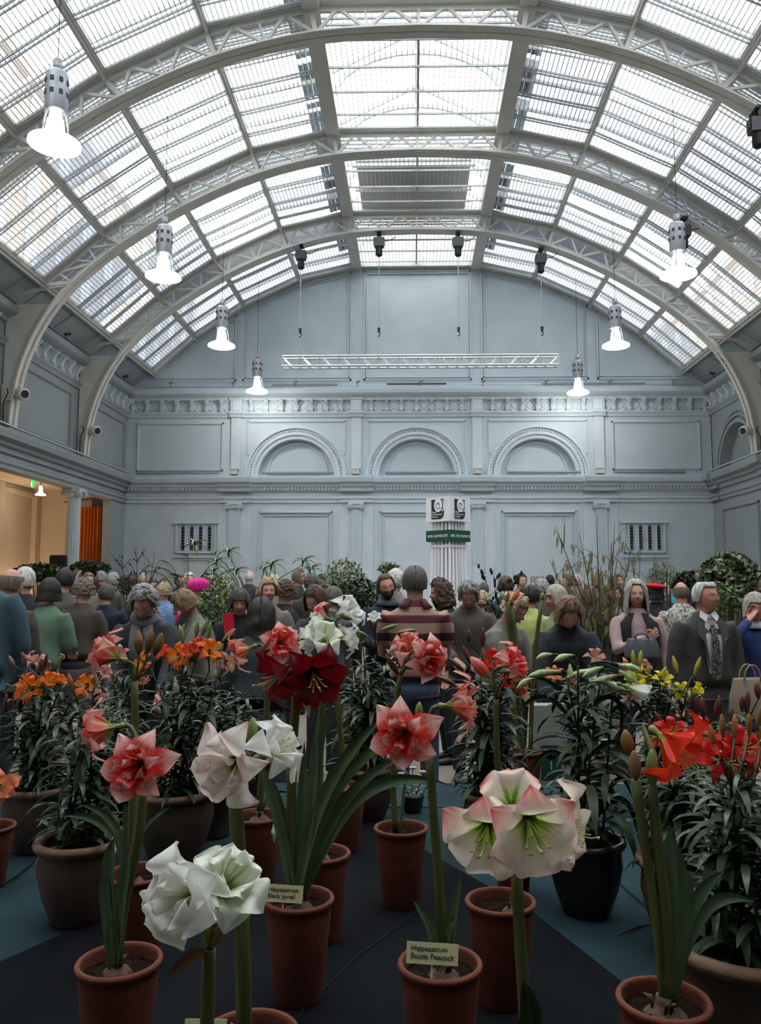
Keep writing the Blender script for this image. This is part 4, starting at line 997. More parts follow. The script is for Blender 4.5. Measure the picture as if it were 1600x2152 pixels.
# K
p=Plant(HN,'amaryllis with pale green-white blooms, pot right behind the crimson amaryllis pot',674,1790,)
bulb(p.t,.02,-.01,SH*.93,.036); top=p.P(686,1380); stalk(p.t,[p.P(672,1770),p.P(668,1600),p.P(676,1480),top],(.0135,.0115))
bloom_at(p,680,1328,-.03,12,50,.165,'whiteg','single',81,top,stam=False); bloom_at(p,645,1338,.0,-70,8,.17,'white','double',82,top); bud(p.t,top,(.15,0,1),.06,.012)
# L
p=Plant(HN,'amaryllis with white blooms turned right, terracotta pot at the middle of the rear row',728,1650,r=.088)
bulb(p.t,0,0,SH*.93,.036); top=p.P(706,1360); stalk(p.t,[p.P(728,1630),p.P(722,1560),p.P(700,1450),top],(.0125,.0115))
bloom_at(p,748,1345,-.04,80,0,.17,'white','single',91,top); bloom_at(p,662,1292,.0,-74,18,.17,'coralpale','double',92,top,mk2='white'); bloom_at(p,742,1275,.05,60,34,.20,'white','double',93,top,mk2=None); bloom_at(p,722,1325,.02,20,60,.13,'applec','single',94,top)
# M left back
p=PM_=Plant(HN,'amaryllis leaning left with a pink and white bloom, terracotta pot behind the left-front pot',292,1832)
bulb(p.t,.0,-.02,SH*.9,.034); top=p.P(282,1432); stalk(p.t,[p.P(280,1810),p.P(272,1700),p.P(290,1550),top],(.0135,.0115))
bloom_at(p,206,1368,-.02,-72,22,.185,'coralpale','double',101,top)
for q,dx in(((292,1375),-.05),((310,1372),.15),((325,1378),.3)): bud(p.t,p.P(*q),(dx,0,1),.075,.014,spathe); MB().tube(bez([top,p.P(q[0],q[1]+25),p.P(*q)],4),.004,6).build('pedicel',stemm,p.t,True)
for pts,w_ in(([(262,1815),(250,1750),(210,1700),(128,1716)],.026),([(265,1815),(260,1750),(240,1700),(165,1690)],.026),([(262,1815),(262,1740),(270,1700),(262,1690)],.024),([(270,1815),(280,1745),(310,1715),(358,1697)],.022),([(275,1815),(278,1760),(280,1720),(285,1700)],.02)): strap_leaf(p.t,[p.P(*q,.02) for q in pts],w_)
# N tall stalks behind
p=Plant(HN,'amaryllis with a red and white striped bloom facing right, rear row right of centre',1078,1716,r=.085)
top=p.P(1044,1470); stalk(p.t,[p.P(1052,1690),p.P(1045,1600),p.P(1042,1530),top],(.0125,.0115)); bulb(p.t,0,0,SH*.9,.034)
bloom_at(p,1090,1385,-.03,62,24,.185,'peacock2','double',111,top); bud(p.t,p.P(1030,1425),(-.7,0,.75),.11,.024,PM['coralpale']); bud(p.t,p.P(1035,1450),(-.2,0,1),.05,.009); spath(p.t,top,(.3,0,1),.09,.014,spathe)
p=Plant(HN,'amaryllis with three bare green stalks ending in pale buds, at the back right of centre',1105,1640,r=.09,Y=4.35)
p.t.location.z=TZ0+.0055; p.o=Vector(p.t.location)
for x0,y0,x1,y1,dx in((1080,1400,1066,1268,0),(1090,1400,1076,1275,.0),(1112,1420,1140,1262,.3)):
    e=p.P(x1,y1); stalk(p.t,[Vector(((x0-1095)*.0015,0,SH*.85)),p.P(x0+6,1560),p.P(x0,y0),e],(.013,.011))
    if x1==1066:
        for k in range(5): bud(p.t,e,(.35*cos(k*1.3)-.1,.35*sin(k*1.3),1),.07,.009,mat('pale_green_white_bud',(.55,.58,.35)) if k<4 else PM['salmon'])
        bud(p.t,e+Vector((.03,0,.01)),(.5,0,.9),.075,.016,PM['salmon'])
    else: bud(p.t,e,(dx*.3,0,1),.045,.013,spathe if x1<1100 else budm)
bulb(p.t,0,0,SH*.88,.036)
# P left edge salmon
p=Plant(HN,'amaryllis with a salmon orange bloom cut by the left picture edge',-25,1735,r=.10,h=.22)
top=p.P(-20,1690); stalk(p.t,[p.P(-25,1725),p.P(-22,1710),top],(.011,.010)); bloom_at(p,-2,1655,-.04,30,10,.16,'salmon','single',121,top)

# ---- name cards
def card(px,py,Y,wpx,hpx,txt,rot,label,size=None):
    c=at(px,py,Y); sc=Y/F*1.06; w_=wpx*sc; h_=hpx*sc
    t=thing('plant_label',label,'label',c); t.rotation_euler=(R(-14),R(rot),0)
    MB().box((0,0,0),(w_,.0012,h_)).build('card',cream,t); MB().box((0,.003,-h_*.5-.03),(.004,.002,.10)).build('label_stake',cream,t)
    if txt: text_obj(txt,size or h_*.36,ink,t,Matrix.Translation((-w_*.42,-.0012,h_*.10))@Matrix.Rotation(PI/2,4,'X'))
card(597,1878,2.30,73,31,'Hippeastrum\nBlack Jewell',3,'cream name card reading Hippeastrum Black Jewell, in the crimson amaryllis pot')
card(909,2004,1.90,98,37,'Hippeastrum\nExotic Peacock',3,'cream name card reading Hippeastrum Exotic Peacock, in the front pot')
card(432,2163,1.52,80,34,'',0,'cream name card just cut off by the bottom edge, left of centre')
for px,py,Y,lb in((577,1748,PJ.o.y-.09,'bent white paper tag hanging on the rim of the pot behind the white double blooms'),(236,1790,PM_.o.y-.06,'bent white paper tag standing beside the left weathered pot')):
    c=at(px,py,Y); t=MB().add([(0,0,.045),(-.012,-.004,0),(0,-.012,-.005),(.014,-.002,.005),(0,0,-.042)],[(0,1,2),(0,2,3),(1,4,2),(2,4,3)]).build('paper_tag',mat('white_tag_paper',(.6,.62,.6),.6),None,loc=c,label=lb,cat='tag')
    t.modifiers.new('s','SOLIDIFY').thickness=.001
    q=PJ if px>400 else PM_; t.parent=q.t; t.location=c-q.o; del t['category']

# ================================================================ LILIES IN POTS
def lleaf(L_,w_,droop,m):
    mb=MB(); n=6; vs=[];uv=[]
    for i in range(n+1):
        t=i/n; x=L_*(sin(t*1.25)/sin(1.25)); z=L_*(.38*t-droop*t*t); ww=w_*(sin(PI*min(.999,t*.88+.10))**.75)*.5
        vs+=[(x,-ww,z+ww*.25),(x,0,z-ww*.12),(x,ww,z+ww*.25)]; uv+=[(0,t),(.5,t),(1,t)]
    mb.add(vs,[(3*i+j,3*i+j+1,3*i+4+j,3*i+3+j) for i in range(n) for j in(0,1)],uv); return mb.mesh('leaf',m,True)
LLF=[lleaf(.135,.024,.55,leafd),lleaf(.12,.021,.25,leafd),lleaf(.155,.025,.85,leafd),lleaf(.13,.022,.7,mat('mid_green_lily_leaf',(.035,.065,.022),.38,.35,6,.1,60,spec=.5))]
def lily_plant(label,px,py,r,h,kind,m,tops,flowers=(),nl=22,buds=(),bm=budm,Y=None,base=None,leafsc=1.0,name='potted_lily',spread=.5,group=None):
    """tops: list of (px,py) pixel tops of the stems; flowers: (stem,px,py,az,el,size,mk,style); buds: (stem,dx,dz,L,r)"""
    p=Plant(name,label,px,py,r=r,h=h,kind=kind,m=m,Y=Y,base=TZ0+.0055 if base is None else TZ0+.0055,group=group)
    if Y is not None: p.t.location.z=TZ0+.0055; p.o=Vector(p.t.location)
    r_=random.Random(int(px*3+py)); T=[]; nl=min(int(nl*1.75),290//len(tops))
    for k,(x,y) in enumerate(tops):
        a=2*PI*k/len(tops)+.4; dy=(r_.random()-.5)*r*1.2
        b0=Vector((r*spread*cos(a),r*spread*sin(a),h*.86)); tp=p.P(x,y,dy); T.append(tp)
        C=bez([b0,b0.lerp(tp,.4)+Vector((0,0,.02)),tp],8); MB().tube(C,[.0055-.002*i/8 for i in range(9)],6).build('stem',stemd,p.t,True)
        for q in range(nl):
            t=.06+.92*q/nl; i=min(7,int(t*8)); c=C[i].lerp(C[i+1],t*8-i)
            me=LLF[r_.choice((0,0,1,2,3))]; s=leafsc*r_.uniform(.75,1.15)*(1-.35*max(0,t-.7)/.3)
            obj('leaf',me,p.t,mw=Matrix.Translation(c)@Matrix.Rotation(q*2.4+a+r_.uniform(-.3,.3),4,'Z')@Matrix.Rotation(r_.uniform(-.45,.25),4,'Y')@Matrix.Scale(s,4))
    for i,f in enumerate(flowers):
        k,x,y,az,el,size,mk,style=f; c=p.P(x,y,r_.uniform(-.04,.04)-.02); d=dirv(az,el); tp=T[k]; L_={'trump':.125,'bell':.09}.get(style,.05)*size/.2
        b=c-d*L_*.8; flower(p.t,b,d,size,mk,style,int(x+y),stam=style in('lily','up') and size>.11,tube_m={'orange':budo,'redlily':budr,'scarlet':budr}.get(mk,budm))
        e=b-d*.012
        MB().tube(bez([tp,tp.lerp(e,.5)+Vector((0,0,.01)),e],4),.0035,6).build('pedicel',stemd,p.t,True)
    for i,(k,x,y,L_,rr,tx,tz) in enumerate(buds):
        q=p.P(x,y); MB().tube(bez([T[k],T[k].lerp(q,.5)+Vector((0,0,.01)),q],4),.003,6).build('pedicel',stemd,p.t,True); bud(p.t,q,(tx,r_.uniform(-.2,.2),tz),L_,rr,bm)
    return p
# left edge orange lilies
lily_plant('orange lily at the left edge in the dark weathered pot behind the front pots',80,1648,.155,.27,'round',terra2,[(35,1470),(65,1450),(95,1440),(130,1440),(160,1450),(20,1500)],
   [(1,48,1438,-50,12,.17,'orange','lily'),(2,62,1446,10,28,.19,'orange','lily'),(3,104,1432,40,30,.17,'orange','up'),(3,125,1430,80,30,.12,'orange','up')],24,
   [(0,10,1500,.09,.012,0,1),(0,30,1405,.07,.010,-.5,.8),(2,55,1400,.07,.010,-.4,1),(2,80,1420,.08,.011,.1,1),(3,92,1405,.07,.010,.2,1),(1,42,1500,.10,.013,0,1)],budr)
lily_plant('dark-leaved lily with white-edged pink flowers, in the left weathered pot with a thick rim',172,1758,.155,.27,'round',terra2,[(165,1480),(195,1455),(225,1460),(180,1500),(150,1520)],
   [(1,178,1440,-20,20,.13,'orange','lily'),(2,205,1462,10,-60,.11,'pinklily','lily'),(1,222,1412,60,30,.09,'pinklily','lily')],24,[(2,240,1440,.05,.008,.3,1),(0,150,1450,.06,.009,-.2,1)],budo)
lily_plant('orange and pink lily in the large weathered pot left of the blush amaryllis',370,1656,.175,.28,'round',terra2,[(330,1440),(355,1410),(385,1400),(410,1395),(440,1410),(460,1430),(400,1440)],
   [(2,372,1378,-20,10,.17,'orange','lily'),(3,402,1372,0,40,.17,'scarlet','up'),(3,420,1358,40,50,.15,'scarlet','up'),(4,446,1366,40,36,.18,'orange','lily'),(5,480,1392,60,0,.15,'pinklily','lily'),(1,345,1372,-40,30,.14,'scarlet','up'),(0,298,1394,-30,10,.15,'orange','lily')],28,
   [(2,384,1345,.07,.011,-.3,1),(3,412,1338,.07,.011,.1,1),(3,425,1335,.075,.011,.3,1),(4,438,1340,.07,.010,.1,1),(5,455,1388,.08,.012,.4,1),(1,400,1395,.08,.012,0,1),(5,466,1350,.08,.010,.6,.7)],budm)
# small background pots of foliage
lily_plant('dusky pink lily behind the orange lilies at the left, beside the person in teal',90,1590,.12,.22,'plain',terra2,[(60,1420),(85,1410),(110,1430),(75,1440)],[(1,75,1385,0,60,.15,'pinklily','lily'),(1,58,1380,-60,40,.12,'pinklily','lily'),(2,100,1500,0,30,.1,'pinklily','lily')],18,[(0,30,1400,.06,.009,-.4,.9),(2,120,1400,.06,.009,.3,1)],budm,Y=4.35,base=TZ0,leafsc=.9)
lily_plant('lily with pale cream and brown flowers, behind the tall pink amaryllis stalk',255,1620,.13,.24,'plain',terra2,[(215,1440),(235,1410),(260,1420),(285,1400),(240,1450),(275,1450)],[(1,250,1372,30,20,.13,'pinklily','lily'),(2,222,1410,20,-10,.1,'whiteg','lily'),(3,300,1430,40,-60,.12,'pinklily','lily'),(0,208,1450,0,-80,.13,'pinklily','lily')],20,[(3,305,1380,.08,.014,.1,1),(3,330,1390,.09,.013,.3,1)],spathe,Y=4.2)
# middle
lily_plant('tall leafy lily with closed green buds, in the grey glazed pot behind the white blooms',770,1608,.155,.25,'round',terra2,[(740,1400),(765,1380),(790,1375),(815,1390),(750,1430),(800,1420),(775,1440)],
   [(2,786,1302,0,50,.14,'white','up'),(3,822,1400,-60,0,.12,'whiteg','lily')],24,[(1,762,1345,.07,.011,-.5,.8),(2,800,1325,.09,.012,.9,.3),(3,835,1330,.1,.012,1,.15),(2,775,1340,.07,.010,-.8,.5)],budm,leafsc=1.1)
lily_plant('lily with coral and dusky red buds, in the clay pot behind the striped-bloom amaryllis',1030,1664,.125,.22,'round',terra2r,[(985,1440),(1010,1420),(1035,1410),(1060,1410),(1000,1470),(1050,1440)],
   [(2,1035,1385,0,20,.15,'redlily','lily'),(3,1075,1430,30,20,.15,'redlily','lily'),(3,1100,1440,60,-10,.15,'redlily','lily'),(1,1085,1400,30,40,.15,'orange','lily')],26,[(0,975,1410,.09,.012,-.7,.6),(0,990,1395,.09,.012,-.4,.9),(1,1015,1360,.09,.013,.0,1),(0,960,1440,.1,.012,-.9,.4),(2,985,1350,.06,.012,0,1)],budr,leafsc=1.15)
# white trumpet lilies with long drooping buds
wp=lily_plant('white trumpet lily with long drooping buds in the dark glazed pot',1230,1758,.140,.25,'round',glaze,[(1190,1420),(1215,1400),(1240,1395),(1265,1410),(1290,1430)],[],13,[],budm,leafsc=1.35)
tb=mat('pale_green_trumpet_bud',(.36,.44,.20),.4,.35,14,stretch=(5,5,.6))
def tbud(pl,px,py,qx,qy,r=.014,dy=0):
    a=pl.P(px,py,dy); b=pl.P(qx,qy,dy-.03); C=bez([a,a.lerp(b,.5)+Vector((0,0,.012)),b],8); rr=[r*k*.82 for k in(.30,.45,.62,.85,1.05,1.08,.85,.45,.05)]
    MB().tube(C,rr,10).build('bud',tb,pl.t,True)
stops=[wp.P(1190,1420),wp.P(1215,1400),wp.P(1240,1395),wp.P(1265,1410),wp.P(1290,1430)]
for s_,a,b,r in((1,(1162,1375),(1125,1387),.012),(1,(1205,1377),(1162,1392),.014),(2,(1300,1398),(1350,1413),.015),(2,(1300,1410),(1345,1440),.016),(0,(1180,1412),(1105,1424),.016),(3,(1270,1402),(1222,1425),.014),(0,(1125,1425),(1085,1448),.014),(3,(1255,1430),(1336,1463),.018),(1,(1198,1395),(1200,1438),.013),(2,(1262,1405),(1180,1430),.013),(3,(1300,1418),(1230,1446),.015)):
    tbud(wp,*a,*b,r); q=wp.P(*a); MB().tube(bez([stops[s_],stops[s_].lerp(q,.5)+Vector((0,0,.02)),q],5),.0045,6).build('pedicel',stemd,wp.t,True)
flower(wp.t,wp.P(1310,1440,-.05),wp.P(1400,1468,-.08)-wp.P(1310,1440,-.05),.15,'white','trump',7,stam=False)
for i,pts in enumerate(([(1215,1640),(1180,1560),(1140,1560),(1110,1640)],[(1240,1740),(1300,1640),(1330,1660),(1350,1800)],[(1230,1600),(1290,1530),(1310,1560),(1330,1620)],[(1215,1520),(1260,1440),(1330,1440),(1300,1560)],[(1205,1520),(1160,1450),(1120,1450),(1090,1500)],[(1245,1760),(1262,1700),(1275,1780),(1280,1810)],[(1210,1650),(1180,1600),(1180,1700),(1175,1740)],[(1240,1420),(1280,1390),(1330,1400),(1370,1424)],[(1200,1500),(1185,1440),(1145,1420),(1100,1425)],[(1260,1700),(1300,1590),(1340,1640),(1360,1690)])): strap_leaf(wp.t,[wp.P(*q,-.03+.01*i) for q in pts],.018,leafd)
# peach lilies behind
lily_plant('peach pink lily behind the drooping trumpet buds',1235,1640,.14,.25,'plain',terra2,[(1160,1420),(1190,1410),(1240,1400),(1280,1420),(1310,1440),(1210,1440)],
   [(2,1252,1378,20,40,.15,'pinklily','lily'),(3,1315,1405,20,10,.15,'salmon','lily'),(0,1165,1415,0,20,.13,'salmon','lily'),(4,1330,1465,10,-30,.15,'pinklily','lily'),(1,1205,1440,0,0,.12,'pinklily','lily'),(4,1360,1400,30,20,.10,'pinklily','lily')],20,[],budm,Y=4.35)
lily_plant('yellow lily with upright green buds, before the person in the dark suit',1400,1660,.15,.25,'plain',terra2,[(1330,1440),(1360,1420),(1390,1420),(1420,1430),(1450,1430),(1380,1460)],
   [(1,1340,1422,-20,30,.17,'yellow','lily'),(2,1395,1425,10,40,.15,'yellow','lily'),(3,1432,1450,0,30,.14,'yellow','lily'),(4,1462,1452,50,30,.15,'yellow','up')],22,[(1,1332,1400,.08,.012,0,1),(1,1345,1400,.08,.012,.15,1),(2,1362,1440,.10,.013,0,1),(3,1385,1440,.10,.013,.35,.9),(3,1425,1415,.09,.012,-.2,1),(4,1460,1420,.10,.012,.35,1),(0,1320,1440,.06,.01,0,1),(4,1425,1480,.07,.01,-.1,1),(3,1445,1480,.06,.01,0,1)],budy,Y=4.1)
# red lilies right
lily_plant('red lily nearest the scarlet amaryllis, in the big shadowed pot at the right',1445,1800,.16,.27,'round',terra2,[(1385,1600),(1410,1590),(1440,1600),(1465,1610),(1400,1640),(1450,1640)],
   [(1,1415,1535,0,40,.16,'redlily','lily'),(0,1378,1545,-60,20,.14,'scarlet','lily'),(2,1475,1535,40,20,.16,'redlily','lily'),(2,1500,1560,60,0,.14,'redlily','lily')],30,[(0,1370,1560,.08,.011,-.1,1),(1,1395,1530,.06,.010,-.5,1),(2,1480,1510,.07,.011,0,1),(3,1455,1500,.07,.010,0,1)],budr,leafsc=1.05)
lily_plant('red lily with many upright maroon buds, big shadowed pot at the right edge',1565,1965,.20,.30,'round',terra2,[(1510,1640),(1535,1620),(1560,1610),(1590,1620),(1620,1640),(1530,1680),(1600,1700)],
   [(0,1515,1592,-20,30,.17,'redlily','lily'),(2,1562,1570,20,30,.17,'redlily','lily'),(3,1595,1590,0,20,.16,'redlily','lily'),(1,1530,1600,30,10,.13,'redlily','lily')],34,[(0,1520,1548,.055,.008,0,1),(1,1545,1552,.06,.008,.1,1),(2,1575,1545,.055,.008,0,1),(3,1600,1568,.055,.008,0,1),(4,1592,1530,.06,.008,.2,1),(1,1500,1565,.05,.0075,-.1,1)],budo,leafsc=1.0)
lily_plant('lily with closed maroon buds only, at the right edge behind the red lilies',1530,1700,.15,.25,'plain',terra2,[(1460,1540),(1490,1520),(1520,1520),(1550,1520),(1580,1500),(1500,1560)],[(5,1590,1560,20,30,.12,'redlily','lily')],24,[(0,1465,1505,.09,.013,0,1),(1,1515,1500,.08,.012,0,1),(2,1505,1510,.09,.013,.1,1),(3,1570,1500,.10,.014,.1,1),(4,1560,1495,.07,.012,0,1),(4,1595,1470,.08,.014,0,1),(3,1540,1525,.08,.012,0,1)],budr,Y=3.6)
lily_plant('leafy lily without flowers in the dark pot right of the glazed pot',1490,1800,.15,.25,'plain',terra2,[(1450,1680),(1480,1650),(1510,1640),(1470,1700),(1530,1660)],[],28,[],budm,Y=3.1)
lily_plant('leafy lily in a dark pot standing behind the crimson amaryllis leaves',520,1640,.13,.24,'plain',terra2,[(470,1450),(490,1440),(520,1450),(500,1480)],[],20,[],budm,Y=4.3)
lily_plant('leafy lily without flowers behind the left weathered pot',232,1668,.12,.25,'plain',terra2,[(190,1490),(215,1480),(240,1490),(262,1500),(225,1530)],[],30,[],budm,Y=3.75)
lily_plant('leafy lily with small green buds behind the pale blush bloom',452,1655,.12,.24,'plain',terra2,[(430,1470),(450,1460),(475,1470),(500,1490)],[],28,[(1,452,1430,.05,.008,0,1)],budm,Y=3.8)
# small silver plant
sv=mat('silver_green_leaf',(.22,.27,.20),.6,.25,9)
svf=mat('silvery_white_floret',(.55,.55,.5),.6,.2)
t=thing('silver_plant','small silver-leaved plant with starry white flowers lying behind the centre pot','plant',(*on(868,1705,TZ0).xy,TZ0+.006))
MB().lathe([(.045,0),(.06,.075),(.055,.08),(.05,.07),(0,.07)],16).build('pot',mat('black_plastic_pot',(.02,.02,.02),.5),t)
sl=lleaf(.035,.009,.3,sv)
for k,(dx,dz,fx) in enumerate(((-.03,.16,-.06),(.03,.17,.05),(.06,.14,.09),(-.01,.19,0))):
    C=bez([(dx*.4,0,.06),(dx,-.01,dz*.6),(fx,-.03,dz+.02)],6); MB().tube(C,.003,5).build('stem',sv,t)
    for q in range(16):
        i=q*6//16; obj('leaf',sl,t,mw=Matrix.Translation(C[i].lerp(C[i+1],(q*6/16)%1))@Matrix.Rotation(q*2.4,4,'Z'))
    for q in range(9): bud(t,C[-1],(.9*cos(q*.7),.6*sin(q*.7),.5),.022,.005,svf,'floret')
# ================================================================ PEOPLE
def skinm(tone): return mat('skin_%s'%tone,{'fair':(.50,.29,.215),'pink':(.52,.25,.19),'tan':(.36,.20,.14),'dark':(.16,.085,.055)}[tone],.55,.08,14,.1,120)
def cloth(name,col,rough=.85,bump=.35,bs=90,var=.14,stretch=None): return mat(name,col,rough,var,5,bump,bs,stretch=stretch)
def hairm(name,col): return mat(name,col,.55,.45,26,.6,110,stretch=(2.2,2.2,.35))
HAIR={'grey':hairm('grey_hair',(.30,.30,.29)),'white':hairm('white_hair',(.55,.54,.50)),'dark':hairm('black_hair',(.014,.011,.010)),'brown':hairm('brown_hair',(.075,.042,.026)),
 'auburn':hairm('auburn_hair',(.17,.075,.035)),'lightbrown':hairm('light_brown_hair',(.19,.115,.06)),'blond':hairm('blond_hair',(.42,.31,.19)),'greyblond':hairm('grey_blond_hair',(.42,.38,.31)),'darkgrey':hairm('dark_grey_hair',(.08,.075,.068)),'greybrown':hairm('grey_brown_hair',(.15,.115,.085))}
eyew=mat('eye_white',(.55,.52,.48),.3,.02); iris=mat('dark_iris',(.02,.015,.012),.2,.1); lipm=mat('lip_skin',(.36,.12,.10),.5,.08)
HA=Vector((.077,.097,.120))
def headpt(d):
    x,y,z=d.x,d.y,d.z
    r=Vector((x*HA.x,y*HA.y,z*HA.z))
    if z<0:
        t=-z; r.x*=1-.30*t*t; r.y*= (1-.06*t) if y<0 else (1-.42*t)
        if y<0: r.y-=.006*t
    r.z=max(r.z,-.116)
    def g(cx,cz,sx,sz): return math.exp(-((r.x-cx)/sx)**2-((r.z-cz)/sz)**2) if y<0 else 0
    r.y-=.024*g(0,-.022,.011,.017)+.013*g(0,0,.009,.024)+.005*g(0,-.030,.019,.010)   # nose
    for s in(-1,1): r.y+=.012*g(s*.031,.006,.017,.011); r.y-=.005*g(s*.033,.029,.022,.008); r.y-=.006*g(s*.043,-.030,.02,.018)
    r.y-=.006*g(0,-.060,.020,.012); r.y+=.004*g(0,-.078,.018,.006); r.y-=.008*g(0,-.098,.018,.014)
    return r
def head_geo():
    m=MB(); n,k=34,30
    for i in range(k+1):
        th=PI*(i+.02)/(k+.04)
        for j in range(n):
            a=2*PI*j/n-PI/2; m.v.append(tuple(headpt(Vector((sin(th)*cos(a),sin(th)*sin(a),cos(th))))))
    m.f=[(i*n+j,(i+1)*n+j,(i+1)*n+(j+1)%n,i*n+(j+1)%n) for i in range(k) for j in range(n)]; m.mi=[0]*len(m.f)
    m.uv=[(0,0)]*len(m.v)
    for s in(-1,1):   # ears
        m.ell((s*.079,.008,-.008),(.010,.018,.032),8,6,Matrix.Rotation(s*.3,3,'Z')@Matrix.Rotation(-.15,3,'X'))
    m.cur=1
    for s in(-1,1): m.ell((s*.031,-.0755,.004),(.0135,.0105,.0072),10,6)
    m.cur=2
    for s in(-1,1): m.ell((s*.031,-.0855,.004),(.0050,.0016,.0052),8,4)
    m.cur=3
    m.tube([(-.023,-.0900,-.061),(-.010,-.0985,-.0575),(0,-.1000,-.059),(.010,-.0985,-.0575),(.023,-.0900,-.061)],[.001,.0042,.004,.0042,.001],6)
    m.tube([(-.020,-.0905,-.063),(-.009,-.0975,-.0665),(.009,-.0975,-.0665),(.020,-.0905,-.063)],[.001,.0048,.0048,.001],6)
    m.cur=0
    return m
HEADG=head_geo()
def hand_geo(kind):
    # wrist at origin, fingers towards -Z, palm facing -Y... thumb towards +X
    m=MB(); m.rings([((0,0,.03),(.024,0,0),(0,.018,0)),((0,0,0),(.026,0,0),(0,.017,0)),((0,-.002,-.04),(.038,0,0),(0,.015,0)),((0,-.004,-.085),(.040,0,0),(0,.013,0)),((0,-.004,-.095),(.030,0,0),(0,.008,0))],12)
    c={'relaxed':.45,'fist':1.5,'grip':1.1}[kind]
    for k,(x,L_) in enumerate(((-.030,.062),(-.011,.078),(.010,.082),(.030,.074))):
        p=Vector((x,-.003,-.085)); a=c*.25; pts=[p]
        for q,f in enumerate((.45,.32,.23)):
            p=p+Vector((x*.08,-sin(a),-cos(a)))*L_*f; pts.append(p); a+=c*.62
        m.tube(pts,[.0095,.0088,.0078,.0062],8)
    a=c*.5; m.tube([(.026,-.004,-.02),(.046,-.012,-.045),(.054-.02*c*.6,-.022-.01*c,-.070),(.052-.03*c*.8,-.030-.012*c,-.088)],[.013,.012,.010,.0075],8)
    V,f=remesh(m,.0048,1); r=MB(); r.v=[tuple(q) for q in V]; r.f=f; return r
HANDG={k:hand_geo(k) for k in('relaxed','fist','grip')}
def ik(a,b,l1,l2,hint):
    d=b-a; L_=min(d.length,(l1+l2)*.985); u=d.normalized(); b=a+u*L_
    x=(l1*l1-l2*l2+L_*L_)/(2*L_); h=math.sqrt(max(0,l1*l1-x*x)); p=hint-u*hint.dot(u); p.normalize()
    return a+u*x+p*h,b
HC={}
def hair_geo(style,length=.0,vol=.016,front=50,fringe=58,curl=0,back=118,strand=.007,start=0,seed=0,wave=0,part=0):
    """grows over the head from the crown; length = metres hanging below the ear line"""
    m=MB(); n,k=56,26; V=[]
    cols=[]
    for j in range(n+1):
        ph=-PI+2*PI*j/n      # 0 = face front
        a=abs(math.degrees(ph)); t=min(1,max(0,(a-front)/22)); t=t*t*(3-2*t)
        th1=fringe+(back-fringe)*t; hang=length*t*(1 if a<120 else 1.05)
        cols.append((ph,th1+5*noise.noise(Vector((ph*7,seed,3)))*(0 if hang else 1),hang*(1+.22*noise.noise(Vector((ph*6,seed,1)))+.12*noise.noise(Vector((ph*19,seed,2)))),t))
    for i in range(k+1):
        s=i/k
        for ph,th1,hang,t in cols:
            tot=R(th1-start)*.11+hang; q=s*tot; arcl=R(th1-start)*.11
            hc=arcl if hang<.002 else min(arcl,R(max(10,96-start))*.11)
            if hang>.002: tot2=hc+hang; q=s*tot2
            th=R(start)+min(q,hc)/.11
            d=Vector((sin(th)*sin(ph),-sin(th)*cos(ph),cos(th)))
            base=Vector((d.x*HA.x,d.y*HA.y,d.z*HA.z)); nrm=Vector((d.x/HA.x,d.y/HA.y,d.z/HA.z)).normalized()
            v_=vol*.62*(1 if t>.3 else .75)*(min(1,s*6+.35) if start else 1)
            if hang<.002: v_*=1-.75*max(0,(s-.45)/.55)**1.3
            st=strand*noise.noise(Vector((ph*9+seed,s*1.2,seed)))+strand*.9*noise.noise(Vector((ph*26,s*1.6,seed+5)))
            p=base+nrm*(v_+st)
            over=q-hc
            if over>0:
                fall=over; out=Vector((d.x,d.y*.9,0)); p+=Vector((0,0,-fall))+out*(.012*sin(min(1,fall/.08)*PI*.5)*(1 if fall<.14 else 1))
                if wave: p+=out*wave*sin(fall*38+ph*2)
                if abs(p.x)>.0: p.x*=1-.10*min(1,fall/.25)
            if curl:
                w=Vector((p.x,p.y,p.z))*34+Vector((seed,0,0)); p+=nrm*curl*(noise.noise(w)+.5*noise.noise(w*2.1)); 
            V.append(p)
    w_=n+1
    F_=[(i*w_+j,i*w_+j+1,(i+1)*w_+j+1,(i+1)*w_+j) for i in range(k) for j in range(n)]
    m.add(V,F_)
    return m
def xf(m,M,out,cur=None):
    b=len(out.v); out.v+=[tuple(M@Vector(q)) for q in m.v]; out.f+=[tuple(i+b for i in f) for f in m.f]
    out.mi+=(m.mi if m.mi and cur is None else [cur or 0]*len(m.f)); out.uv+=[(0,0)]*len(m.v)
HS={ # hair styles
 'short':dict(length=0,vol=.020,front=55,fringe=46,back=112,curl=.003),'shorttop':dict(length=0,vol=.012,front=58,fringe=42,back=112,strand=.002),
 'bald':dict(length=0,vol=.004,front=70,fringe=75,back=110,start=62,strand=.002),'thin':dict(length=0,vol=.014,front=66,fringe=44,back=110,start=14,strand=.004),'receding':dict(length=0,vol=.018,front=74,fringe=48,back=108,start=30,strand=.005),
 'bob':dict(length=.075,vol=.024,front=42,fringe=50,back=100,curl=.004,wave=.002),'bobfringe':dict(length=.070,vol=.024,front=40,fringe=68,back=100,curl=.004,wave=.002),'long':dict(length=.20,vol=.024,front=42,fringe=40,back=100,wave=.003,curl=.004),
 'verylong':dict(length=.40,vol=.034,front=42,fringe=45,back=100,wave=.007,curl=.010),'curly':dict(length=.02,vol=.034,front=50,fringe=50,back=112,curl=.022),'curlylong':dict(length=.13,vol=.040,front=44,fringe=48,back=100,curl=.024),
 'fluffy':dict(length=0,vol=.030,front=50,fringe=52,back=114,curl=.010),'bouffant':dict(length=.03,vol=.036,front=46,fringe=56,back=104,curl=.006)}
OCC=[]
